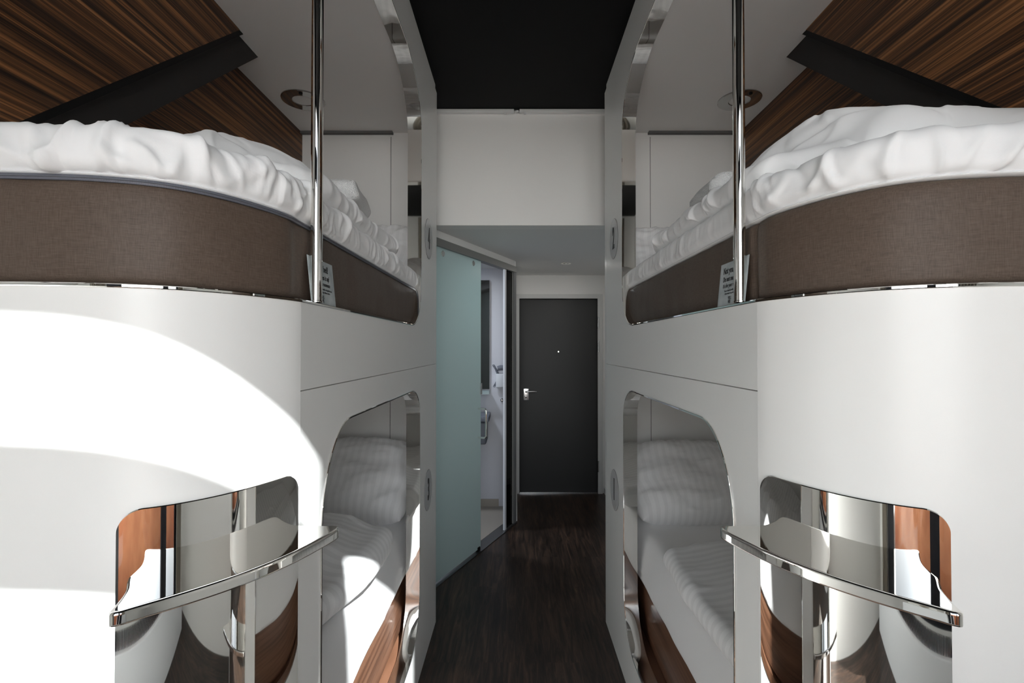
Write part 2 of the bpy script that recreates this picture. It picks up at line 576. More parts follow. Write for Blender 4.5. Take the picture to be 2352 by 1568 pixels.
def front_panel(side, z0, z1, depth, name, mat, parent, off=0.0, i0=None, i1=None, u_max=1.30):
    """panel following the curved front between two heights"""
    idx = [i for i in range(len(FRONT)) if FRONT[i].y <= 1.0175]
    if i0 is not None: idx = [i for i in idx if i0 <= i <= i1]
    vs = []; fs = []
    pl = [(FRONT[i], FN[i]) for i in idx]
    pl = [(Vector((U0, 1.0180)), Vector((1, 0)))] + pl
    idx = list(range(len(pl)))
    for F_, N_ in pl:
        p = F_ + N_ * off; q = F_ + N_ * (off + depth)
        vs += [W3(side, p.x, p.y, z0), W3(side, p.x, p.y, z1), W3(side, q.x, q.y, z1), W3(side, q.x, q.y, z0)]
    for k in range(len(idx) - 1):
        for c in range(4):
            fs.append((k * 4 + c, k * 4 + (c + 1) % 4, (k + 1) * 4 + (c + 1) % 4, (k + 1) * 4 + c))
    fs += [(0, 1, 2, 3), tuple((len(idx) - 1) * 4 + c for c in range(4))]
    return mesh_obj(name, vs, fs, mat, parent, 50)

def rim(side, pts3, ins, outs, depth, th, lip, name, mat, parent, closed):
    """chrome liner: sweep of an L-ish rectangle. pts3 on the face, ins = into pod, outs = away from the hole"""
    vs = []; fs = []; n = len(pts3)
    b = 0.0012
    for p, i_, o_ in zip(pts3, ins, outs):
        vs += [p - i_ * (lip - b), p - i_ * lip + o_ * b, p - i_ * lip + o_ * (th - b), p - i_ * (lip - b) + o_ * th, p + i_ * 0.012 + o_ * th, p + i_ * depth + o_ * th, p + i_ * depth]
    K = 7
    for k in range(n if closed else n - 1):
        k2 = (k + 1) % n
        for c in range(K):
            fs.append((k * K + c, k * K + (c + 1) % K, k2 * K + (c + 1) % K, k2 * K + c))
    if not closed: fs += [tuple(range(K)), tuple((n - 1) * K + c for c in range(K))]
    return mesh_obj(name, vs, fs, mat, parent, 40)

def text_mesh(s, size, name, mat, parent, origin, right, up, normal, xs=1.0, align='LEFT', ext=0.0004, bold=0.0):
    cu = bpy.data.curves.new(name, 'FONT'); cu.body = s; cu.size = size; cu.align_x = align; cu.align_y = 'CENTER'
    cu.extrude = ext; cu.offset = bold; cu.resolution_u = 4
    o = bpy.data.objects.new(name, cu); COL.objects.link(o)
    dg = bpy.context.evaluated_depsgraph_get(); dg.update()
    me = bpy.data.meshes.new_from_object(o.evaluated_get(dg))
    bpy.data.objects.remove(o); bpy.data.curves.remove(cu)
    R, U_, N = Vector(right).normalized(), Vector(up).normalized(), Vector(normal).normalized()
    O = Vector(origin)
    for v in me.vertices:
        c = v.co.copy(); v.co = O + R * (c.x * xs) + U_ * c.y + N * c.z
    me.materials.clear(); me.materials.append(mat)
    return link(name, me, parent)

def disc_mesh(c, n_, up, r, th, name, mat, parent, r_in=0, seg=64):
    n_ = Vector(n_).normalized(); up = Vector(up).normalized(); rt = up.cross(n_)
    mb = MB(); c = Vector(c)
    def ring(rad, h): return [c + (rt * math.cos(2 * math.pi * k / seg) + up * math.sin(2 * math.pi * k / seg)) * rad + n_ * h for k in range(seg)]
    if r_in:
        rs = [ring(r, 0), ring(r, th * .7), ring(r - th * .3, th), ring(r_in + th * .3, th), ring(r_in, th * .7), ring(r_in, 0)]
        vs = [q for x in rs for q in x]; fs = []
        for a in range(len(rs)):
            b = (a + 1) % len(rs)
            for k in range(seg): fs.append((a * seg + k, a * seg + (k + 1) % seg, b * seg + (k + 1) % seg, b * seg + k))
    else:
        rs = [ring(r, 0), ring(r, th * .7), ring(r - th * .3, th)]
        vs = [q for x in rs for q in x]; fs = [list(range(seg))[::-1], [2 * seg + k for k in range(seg)]]
        for a in range(2):
            for k in range(seg): fs.append((a * seg + k, a * seg + (k + 1) % seg, (a + 1) * seg + (k + 1) % seg, (a + 1) * seg + k))
    mb.add(vs, fs)
    return mb.build(name, mat, parent, 40)

# ------------------------------------------------------------------ room shell
XL, XR = XC - 1.30, XC + 1.30
def slab(name, x0, x1, y0, y1, z0, z1, mat):
    return struct(MB().box(x0, x1, y0, y1, z0, z1).build(name, M[mat]))
slab('floor', -1.9, 1.6, -0.97, 5.3, -0.06, 0.0, 'floor')
slab('ceiling', -1.9, 1.6, -0.97, 3.05, 3.0, 3.08, 'black')
slab('wall_left', XL - 0.1, XL, -0.90, 2.90, 0, 3.0, 'plaster')
slab('wall_right', XR, XR + 0.1, -0.90, 3.05, 0, 3.0, 'plaster')
slab('wall_bulkhead', XL - .1, XR + .1, 3.05, 3.15, 2.283, 3.08, 'plaster')
slab('ceiling_corridor', -1.9, XR + .1, 3.15, 5.3, 2.283, 2.40, 'soffit')
slab('wall_corridor_right', 0.935, 1.035, 2.90, 5.17, 0, 2.283, 'plaster')
slab('wall_recess_right', 0.935, XR, 2.88, 2.90, 0, 3.0, 'plaster')
slab('wall_corridor_left', -0.07, 0.0, 4.33, 5.17, 0, 2.283, 'plaster')
# door wall with an opening
mb = MB()
mb.box(-0.07, 0.030, 5.17, 5.29, 0, 2.283).box(0.863, 1.035, 5.17, 5.29, 0, 2.283).box(0.030, 0.863, 5.17, 5.29, 2.045, 2.283)
struct(mb.build('wall_far', M['plaster']))
# window wall
mb = MB()
w = WIN
mb.box(XL - .1, w['x0'], -0.97, -0.90, 0, 3.0).box(w['x1'], XR + .1, -0.97, -0.90, 0, 3.0)
mb.box(w['x0'], w['x1'], -0.97, -0.90, 0, w['z0']).box(w['x0'], w['x1'], -0.97, -0.90, w['z1'], 3.0)
struct(mb.build('wall_window', M['plaster']))
# window: frame, mullion, transom panel, glass
def window():
    r = bpy.data.objects.new('window_1', None); COL.objects.link(r); r['kind'] = 'structure'
    r.location = ((w['x0'] + w['x1']) / 2, -0.93, w['z0'])
    f = MB(); t = 0.05; y0, y1 = -0.96, -0.91
    f.box(w['x0'] - .24, w['x0'], y1 + .011, y1 + .022, w['z0'] - t, w['z1'] + t).box(w['x1'], w['x1'] + t, y0, y1 + .02, w['z0'] - t, w['z1'] + t)
    f.box(w['x0'], w['x1'], y1, y1 + .02, w['z0'] - t, w['z0']).box(w['x0'], w['x1'], y1, y1 + .02, w['z1'] + .005, w['z1'] + t)
    f.build('window_frame', M['navy'], r)
    MB().box(w['mull'] - .10, w['mull'], y0, y1, H0 + 1.204, w['z1']).build('mullion', M['navy'], r)
    MB().box(w['mull'] - .185, w['mull'], y0, y1, w['z0'], H0 + 1.204).build('sash_stile', M['navy'], r)
    MB().box(w['x0'], w['mull'] - .185, y0, y1, H0 + 1.007, H0 + 1.204).build('transom', M['navy'], r)
    MB().box(w['x0'], w['mull'] - .185, -0.938, -0.934, w['z0'], H0 + 1.007).build('window_pane', M['glass'], r)
    MB().box(w['x0'], w['mull'] - .10, -0.938, -0.934, H0 + 1.204, w['z1']).build('window_pane', M['glass'], r)
    MB().box(w['mull'], w['x1'], -0.938, -0.934, w['z0'], w['z1']).build('window_pane', M['glass'], r)
window()
# things by the window, seen only in the chrome
h = thing('convector_heater', 'white low convector heater with a dark slatted grille under the window', 'heater', (0, -0.80, 0))
MB().box(-1.15, 1.15, -0.897, -0.70, 0, 0.34).build('casing', M['plastic'], h, bevel=0.006)
g = MB()
for k in range(90): g.box(-1.10 + k * .0245, -1.10 + k * .0245 + .010, -0.88, -0.73, 0.34, 0.352)
g.build('grille', M['navy'], h)
for sx_, xa, xb, lab in ((-1, w['x0'] - .46, w['x0'] - .25, 'beige curtain gathered at the left side of the window'), (1, w['x1'] + .02, w['x1'] + .24, 'beige curtain gathered at the right side of the window')):
    vs = []; fs = []; n = 70
    for i in range(n):
        x = xa + (xb - xa) * i / (n - 1); y = -0.84 + 0.022 * math.sin(i / (n - 1) * 2 * math.pi * (5 if sx_ > 0 else 3))
        vs += [(x, y, 0.36), (x, y, 2.97), (x, y + .004, 2.97), (x, y + .004, 0.36)]
    for i in range(n - 1):
        for c in range(4): fs.append((i * 4 + c, i * 4 + (c + 1) % 4, i * 4 + 4 + (c + 1) % 4, i * 4 + 4 + c))
    fs += [(0, 1, 2, 3), tuple((n - 1) * 4 + c for c in range(4))]
    tag(mesh_obj('curtain', vs, fs, M['curtain'], None, 60), lab, 'curtain')
tag(MB().box(-3.5, 3.5, -4.0, -1.52, 0.05, 0.25).build('roof_terrace', M['concrete']), 'grey concrete terrace beyond the terracotta parapet outside', 'terrace')
tag(MB().box(-3.5, 3.5, -1.50, -1.12, 0.0, 0.86).build('parapet', M['terra']), 'low terracotta parapet close outside the window', 'parapet')
bd = thing('building', 'dark brick building across the street outside the window', 'building', (0, -14, 0))
MB().box(-14, 14, -18, -14, 0, 0.9).build('facade', M['terra'], bd)
for k in range(6):
    MB().box(-11.5 + k * 4, -9.7 + k * 4, -14.05, -13.99, 0.2, 0.7).build('building_window', M['navy'], bd)

# ------------------------------------------------------------------ pods
def pod_lower(side, num, where):
    far = W3(side, U0, 2.5, 0)
    r = thing('sleeping_pod', 'white lower sleeping pod numbered %s, %s' % (num, where), 'sleeping pod', W3(side, 0.88, 1.8, 0), 'sleeping pods lining the aisle')
    mp = lambda a, b, d: W3(side, U0 + d, a, b)
    prism([(1.0186, 0), (Y_END, 0), (Y_END, SEAM - .0012), (1.0186, SEAM - .0012)], grow(LOW, .0035, True), 0.02, mp, 'face_panel', M['laminate'], r)
    # flat strip between the seam and the upper ledge belongs to the upper pod; the curved front runs through
    front_panel(side, 0, LEDGE - 0.006, 0.02, 'curved_front', M['laminate'], r)
    # chrome liner round the opening
    n = len(LOW); pts = []; ins = []; outs = []
    inn = Vector((side, 0, 0))
    for i, (y, z) in enumerate(LOW):
        a = Vector(LOW[i - 1]); b = Vector(LOW[(i + 1) % n]); d = (b - a).normalized()
        o_ = Vector((d.y, -d.x))
        pts.append(W3(side, U0, y, z)); ins.append(inn); outs.append(Vector((0, o_.x, o_.y)))
    rim(side, pts, ins, outs, 0.06, 0.006, 0.0035, 'opening_frame', M['chrome'], r, True)
    # interior
    a, b = XC + side * (U0 + .02), XC + side * 1.262
    x0, x1 = min(a, b), max(a, b)
    MB().box(x0, x1, 2.83, 2.85, 0, 1.58).build('end_panel', M['lining'], r)
    q = XC + side * 0.749
    MB().box(q - .0012, q + .0012, 2.8275, 2.83, 0.3, 1.56).build('panel_gap', M['gap'], r)
    w0, w1 = sorted((b, XC + side * 1.285))
    MB().box(w0, w1, 0.80, 2.85, 0, 1.58).build('side_lining', M['lining'], r)
    MB().box(x0, x1, 1.05, 2.83, 1.50, 1.58).build('bunk_ceiling', M['lining'], r)
    MB().box(x0, x1, 1.03, 1.045, 0, 1.56).build('near_end_panel', M['lining'], r)
    MB().box(x0, x1, 1.05, 2.83, 0.14, 0.19).build('bed_base', M['plinth'], r)
    end_post(side, 0, SEAM - .0012, r)
    number(side, num, 0.803, r)
    return r

def end_post(side, z0, z1, r):
    vs = []; fs = []; n = 8; P = []
    for k in range(n + 1):
        a = math.pi / 2 * k / n
        P.append((U0 + .028 - .028 * math.cos(a), Y_END + .0015 + .050 + .030 * math.sin(a)))
    P = [(U0, Y_END + .0015)] + P + [(U0 + .03, 2.90), (U0 + .05, 2.90), (U0 + .05, Y_END + .0015)]
    m = len(P)
    for u, y in P: vs.append(W3(side, u, y, z0))
    for u, y in P: vs.append(W3(side, u, y, z1))
    for k in range(m): fs.append((k, (k + 1) % m, m + (k + 1) % m, m + k))
    fs += [tuple(range(m))[::-1], tuple(range(m, 2 * m))]
    mesh_obj('end_post', vs, fs, M['laminate'], r, 30)

def number(side, num, z, r):
    c = W3(side, U0 - 0.0005, 2.50, z); nrm = Vector((-side, 0, 0))
    p = disc_mesh(c, nrm, (0, 0, 1), 0.1, 0.002, 'number_plate', M['disc'], r)
    disc_mesh(c, nrm, (0, 0, 1), 0.1015, 0.0012, 'plate_edge', M['discring'], p, r_in=0.0995)
    t = text_mesh(num, 0.150, 'number_%s' % {'1': 'one', '2': 'two', '3': 'three', '4': 'four'}[num], M['number'], p,
              c + nrm * 0.0028 + Vector((0, 0, -0.002)), (0, -side, 0), (0, 0, 1), nrm, xs=0.62, align='CENTER', bold=0.003, ext=.0009)

def pod_upper(side, num, where):
    r = thing('sleeping_pod', 'white upper sleeping pod numbered %s, %s' % (num, where), 'sleeping pod', W3(side, 0.88, 1.8, SEAM), 'sleeping pods lining the aisle')
    mp = lambda a, b, d: W3(side, U0 + d, a, b)
    th = 0.006
    outer = [(1.0186, SEAM + .0012), (Y_END, SEAM + .0012), (Y_END, POD_TOP), (1.0186, POD_TOP), (1.0186, TOPZ + .0035)] + list(reversed(grow(UP_B + UP_T, .0035, False))) + [(1.0186, LEDGE - .0035)]
    prism(outer, None, 0.02, mp, 'face_panel', M['laminate'], r)
    front_panel(side, TOPZ + .006, POD_TOP, 0.02, 'top_fascia', M['laminate'], r)
    MB().box(*sorted((XC + side * U0, XC + side * 1.3)), 0.95, 2.70, POD_TOP, POD_TOP + .02).build('roof_panel', M['laminate'], r)
    # chrome liner: curved bottom rail -> flat -> round -> top -> curved top rail
    pts = []; ins = []; outs = []
    for i in reversed(range(len(FRONT))):
        if FRONT[i].y > 1.07: continue
        pts.append(W3(side, FRONT[i].x, FRONT[i].y, LEDGE)); ins.append(Vector((side * FN[i].x, FN[i].y, 0))); outs.append(Vector((0, 0, -1)))
    seq = [(1.2, LEDGE), (1.6, LEDGE)] + UP_B + UP_T + [(1.6, TOPZ), (1.2, TOPZ)]
    for k, (y, z) in enumerate(seq):
        a = Vector(seq[max(k - 1, 0)]); b = Vector(seq[min(k + 1, len(seq) - 1)]); d = (b - a).normalized()
        pts.append(W3(side, U0, y, z)); ins.append(Vector((side, 0, 0))); outs.append(Vector((0, d.y, -d.x)))
    for i in range(len(FRONT)):
        if FRONT[i].y > 1.07: continue
        pts.append(W3(side, FRONT[i].x, FRONT[i].y, TOPZ)); ins.append(Vector((side * FN[i].x, FN[i].y, 0))); outs.append(Vector((0, 0, 1)))
    rim(side, pts, ins, outs, 0.06, 0.006, 0.004, 'opening_frame', M['chrome'], r, False)
    a, b = XC + side * (U0 + .02), XC + side * 1.262
    x0, x1 = min(a, b), max(a, b)
    MB().box(x0, x1, 2.83, 2.85, 1.60, POD_TOP).build('end_panel', M['lining'], r)
    q = XC + side * 0.749
    MB().box(q - .0012, q + .0012, 2.8275, 2.83, 1.6, 2.74).build('panel_gap', M['gap'], r)
    s0, s1 = sorted((XC + side * 0.735, b))
    MB().box(s0, s1, 2.80, 2.83, TOPZ - .006, TOPZ + .012).build('shadow_gap', M['gap'], r)
    # ceiling follows the curved front
    poly = [(U0 + .02, 2.83), (U0 + .02, 1.05)] + [(FRONT[i].x + FN[i].x * .02, FRONT[i].y + FN[i].y * .02) for i in range(len(FRONT)) if FRONT[i].y < 1.01 and FRONT[i].x < 1.25] + [(1.262, 0.78), (1.262, 2.83)]
    prism(poly, None, 0.03, lambda u, y, d: W3(side, u, y, TOPZ + .006 + d), 'pod_ceiling', M['lining'], r)
    prism([(p_[0], min(p_[1], 2.83)) for p_ in poly], None, 0.03, lambda u, y, d: W3(side, u, y, LEDGE - .036 + d), 'bunk_floor', M['lining'], r)
    w0, w1 = sorted((b, XC + side * 1.285))
    MB().box(w0, w1, 0.77, 2.85, 1.6, POD_TOP).build('side_lining', M['wood'], r)
    # sloping wood bulkhead with its charcoal underside
    UB, UC = 1.105, 1.128
    L1 = lambda y: 1.235 + (y - 1.90) * 0.889 + H0
    L2 = lambda y: 1.235 + (y - 2.08) * 0.870 + H0
    T = TOPZ + .005
    def poly_band(ya, yb, f_lo, f_hi, u, uo, name, mat):
        vs = [(ya, f_lo(ya)), (yb, f_lo(yb)), (yb, min(T, f_hi(yb))), (ya, min(T, f_hi(ya)))]
        return vs
    y0 = 0.80
    ye1 = 1.90 + (T - H0 - 1.235) / .889
    prism([(y0, max(1.8, L1(y0))), (y0, T), (ye1, T), (y0 + (1.8 - L1(y0)) / .889 if L1(y0) < 1.8 else y0 + .001, 1.80 if L1(y0) < 1.8 else L1(y0 + .001))], None, 0.155, lambda a_, b_, d: W3(side, UB + d, a_, b_), 'wood_bulkhead', M['wood'], r)
    # lip: thin black strip below the wood edge
    ta, tb = 1.0, ye1
    prism([(ta, L1(ta) - .024), (ta, L1(ta) - .0005), (tb, T - .0005), (tb + .027, T)], None, 0.15, lambda a_, b_, d: W3(side, UB + .001 + d, a_, b_), 'bulkhead_edge', M['blacktrim'], r)
    ye2 = 2.08 + (T - H0 - 1.235) / .870
    ya = 1.0
    prism([(ya, L2(ya)), (ye2, T), (ye1 + .0275, T), (ya, L1(ya) - .025)], None, 0.13, lambda a_, b_, d: W3(side, UC + d, a_, b_), 'bulkhead_underside', M['charcoal'], r)
    end_post(side, SEAM + .0012, POD_TOP, r)
    number(side, num, 2.076, r)
    return r

for side, lo, up, nm in ((-1, '3', '4', 'left of the aisle'), (1, '1', '2', 'right of the aisle')):
    pod_lower(side, lo, nm); pod_upper(side, up, nm)

# grab poles
for side, nm in ((-1, 'left'), (1, 'right')):
    p = thing('grab_pole', 'vertical chrome grab pole on the ledge of the upper %s pod' % nm, 'pole', W3(side, 0.474, 1.10, LEDGE), 'chrome grab poles')
    b = W3(side, 0.474, 1.10, LEDGE + .001)
    MB().tube([b, b + Vector((0, 0, TOPZ - LEDGE - .002))], 0.0128, 40).build('pole', M['chrome'], p)
    disc_mesh(b, (0, 0, 1), (0, 1, 0), 0.0145, 0.004, 'foot_ring', M['chrome'], p)

# ring lamps
for side, nm in ((-1, 'left'), (1, 'right')):
    c = W3(side, 1.093, 2.45, TOPZ + .006)
    c = Vector((c.x, c.y, c.z))
    r = thing('ceiling_lamp', 'round chrome ring lamp on the ceiling of the upper %s pod' % nm, 'lamp', c, 'ring lamps')
    disc_mesh(c, (0, 0, -1), (0, 1, 0), 0.103, 0.006, 'ring', M['lampring'], r, r_in=0.050)
    disc_mesh(c, (0, 0, -1), (0, 1, 0), 0.0495, 0.004, 'diffuser', M['lining'], r)
    disc_mesh(c + Vector((0.02, -0.075, -0.006)), (0, 0, -1), (0, 1, 0), 0.009, 0.004, 'switch', M['blacktrim'], r)

# ------------------------------------------------------------------ climbing step: plate + two steps
ARC = [0]
for a, b in zip(FRONT, FRONT[1:]): ARC.append(ARC[-1] + (b - a).length)
def front_at_u_or_y(u=None, y=None):
    for i in range(len(FRONT) - 1):
        if y is not None and FRONT[i].y >= y > FRONT[i + 1].y: return ARC[i]
        if u is not None and FRONT[i].x <= u < FRONT[i + 1].x and FRONT[i].y < 1.0: return ARC[i]
def at_arc(s_):
    i = 0
    while i < len(ARC) - 2 and ARC[i + 1] < s_: i += 1
    f = (s_ - ARC[i]) / (ARC[i + 1] - ARC[i])
    return FRONT[i].lerp(FRONT[i + 1], f), FN[i].lerp(FN[i + 1], f).normalized()
PL0, PL1 = front_at_u_or_y(y=1.003), front_at_u_or_y(u=0.649)
PZ1, PZ0 = H0 - 0.253, 0.20
STEP = [(0.4895, 0.9995), (0.470, 0.9965), (0.43, 0.994), (0.392, 0.9935), (0.380, 0.984), (0.3795, 0.968), (0.388, 0.935), (0.410, 0.872), (0.437, 0.818), (0.470, 0.768), (0.510, 0.722), (0.548, 0.685), (0.566, 0.668), (0.577, 0.668), (0.582, 0.680), (0.590, 0.702), (0.603, 0.730), (0.622, 0.757), (0.634, 0.7765)]
def steps(side, nm):
    r = thing('climbing_step', 'curved chrome step with mirror back plate on the %s pod front' % nm, 'step', W3(side, 0.55, 0.85, PZ0), 'chrome steps up to the upper pods')
    vs = []; fs = []; N = 130; rad = 0.035; pr = 0.006; bv = 0.0015
    L = PL1 - PL0
    for k in range(N + 1):
        # denser at the ends
        f = k / N; f = 0.5 - 0.5 * math.cos(math.pi * f) if True else f
        s_ = L * f
        e = min(s_, L - s_)
        cut = rad - math.sqrt(max(rad * rad - (rad - e) ** 2, 0)) if e < rad else 0
        p, n_ = at_arc(PL0 + s_)
        a = p - n_ * pr; c = p - n_ * (pr - bv); d = p - n_ * 0.0005
        zt, zb = PZ1 - cut, PZ0 + cut
        be = bv if e > .002 else bv * e / .002
        vs += [W3(side, d.x, d.y, zt), W3(side, c.x, c.y, zt), W3(side, a.x, a.y, zt - be), W3(side, a.x, a.y, zb + be), W3(side, c.x, c.y, zb), W3(side, d.x, d.y, zb)]
    for k in range(N):
        for c in range(6): fs.append((k * 6 + c, k * 6 + (c + 1) % 6, k * 6 + 6 + (c + 1) % 6, k * 6 + 6 + c))
    fs += [tuple(range(6)), tuple(N * 6 + c for c in range(6))]
    mesh_obj('mirror_plate', vs, fs, M['chrome'], r, 30)
    out = resample(catmull([(a, b, 0) for a, b in STEP], 8), 120)
    cx = sum(p.x for p in out) / len(out); cy = sum(p.y for p in out) / len(out)
    # close along the plate surface
    sA = PL0; sB = PL1
    back = []
    for k in range(1, 30):
        p, n_ = at_arc(front_at_u_or_y(u=0.634) * (1 - k / 30) + front_at_u_or_y(y=0.9995) * (k / 30))
        q = p - n_ * (pr - .001); back.append(Vector((q.x, q.y, 0)))
    front_n = len(out)
    loop = out + back
    nL = len(loop)
    nr = []
    for k in range(nL):
        d = (loop[(k + 1) % nL] - loop[k - 1]).normalized(); nn = Vector((d.y, -d.x, 0))
        nr.append(nn)
    # orientation: make nn point outwards
    if sum((loop[k] - Vector((cx, cy, 0))).dot(nr[k]) for k in range(nL)) < 0: nr = [-q for q in nr]
    for zt, nmz in ((H0 - 0.357, 'top_step'), (0.50, 'lower_step')):
        rows = []; T = 0.020; R_ = 0.0045
        prof = [(R_ + .0012, 0), (R_, 0)] + [(R_ - R_ * math.sin(math.radians(a)), -(R_ - R_ * math.cos(math.radians(a)))) for a in (18, 36, 54, 72, 90)] + [(0, -R_ - .0012), (0, -T + R_ * .5 + .001), (0, -T + R_ * .5), (R_ * .15, -T + R_ * .15), (R_ * .5, -T)]
        for ins_, dz in prof:
            rows.append([W3(side, loop[k].x - nr[k].x * (ins_ if k < front_n else 0), loop[k].y - nr[k].y * (ins_ if k < front_n else 0), zt + dz) for k in range(nL)])
        vs = [q for row in rows for q in row]; fs = []
        for a in range(len(rows) - 1):
            for k in range(nL): fs.append((a * nL + k, a * nL + (k + 1) % nL, (a + 1) * nL + (k + 1) % nL, (a + 1) * nL + k))
        fs.append(list(range(nL))); fs.append([(len(rows) - 1) * nL + k for k in range(nL)][::-1])
        mesh_obj(nmz, vs, fs, M['chrome'], r, 32)
for side, nm in ((-1, 'left'), (1, 'right')): steps(side, nm)

# ------------------------------------------------------------------ bedding
def ridged(x, y, z=0.0):
    return 1 - abs(noise.noise(Vector((x, y, z)))) * 2
def sstep(a, b, x):
    t = max(0, min(1, (x - a) / (b - a))); return t * t * (3 - 2 * t)

EDGE = [Vector((U0 + 0.024, 2.76 - .02 * k)) for k in range(82)]
EDGE += [FRONT[i] + FN[i] * 0.024 for i in range(len(FRONT)) if FRONT[i].y <= 1.13 and FRONT[i].x < 1.235]
EDGE = resample(EDGE, NE := 520)
EN = []
for i in range(len(EDGE)):
    d = (EDGE[min(i + 1, NE - 1)] - EDGE[max(i - 1, 0)]).normalized()
    n_ = Vector((-d.y, d.x)); EN.append(n_ if n_.dot(Vector((1, 1))) > 0 else -n_)
EARC = [0]
for a, b in zip(EDGE, EDGE[1:]): EARC.append(EARC[-1] + (b - a).length)

MZ0, MZ1 = LEDGE + .002, H0 + 0.276
TOP_T = 0.082
ZT = MZ1 + .004 + TOP_T      # top of the sheeted topper
def swept(side, prof, name, mat, parent, uv=False, i0=0, i1=519, ang=60, fz=None):
    """prof: list of (inward offset, z) swept along the mattress edge"""
    vs = []; fs = []; uvs = []; K = len(prof)
    for k, i in enumerate(range(i0, i1 + 1)):
        for j, (o_, z) in enumerate(prof):
            o2, z2 = fz(i, j, o_, z) if fz else (o_, z)
            p = EDGE[i] + EN[i] * o2; vs.append(W3(side, p.x, p.y, z2)); uvs.append((EARC[i], j / K))
    n = i1 - i0 + 1
    for k in range(n - 1):
        for j in range(K): fs.append((k * K + j, k * K + (j + 1) % K, (k + 1) * K + (j + 1) % K, (k + 1) * K + j))
    fs += [tuple(range(K)), tuple((n - 1) * K + j for j in range(K))]
    return mesh_obj(name, vs, fs, mat, parent, ang, uvs)

class Folds:
    """crisp cloth folds: short curved ridges, steep on one side"""
    def __init__(s, seed, n, pr, qr, ang, ln, wd, amp):
        R = random.Random(seed); s.f = []
        for _ in range(n):
            a = math.radians(R.uniform(*ang)); s.f.append((R.uniform(*pr), R.uniform(*qr), math.cos(a), math.sin(a), R.uniform(*ln), R.uniform(*wd), R.uniform(*amp) * R.choice((1, 1, 1, -.7)), R.uniform(-6, 6), R.choice((1, -1))))
    def __call__(s, p, q):
        t = 0
        for (x, y, c, d, L, w_, A_, cv, sg) in s.f:
            dx_ = p - x; dy_ = q - y
            al = dx_ * c + dy_ * d
            if abs(al) > L: continue
            ac = (-dx_ * d + dy_ * c + cv * al * al) * sg
            if ac > 3.5 * w_ or ac < -2.2 * w_: continue
            r = ac / (w_ * (1.6 if ac > 0 else .55))
            e = 1 - (al / L) ** 2
            t += A_ * math.exp(-r * r) * e * e
        return t

def near_crease(i, y0=1.10, w_=0.012):
    """groove where the cover is drawn in beside the pole"""
    return math.exp(-((EDGE[i].y - y0) / w_) ** 2) if EDGE[i].x < 0.56 else 0

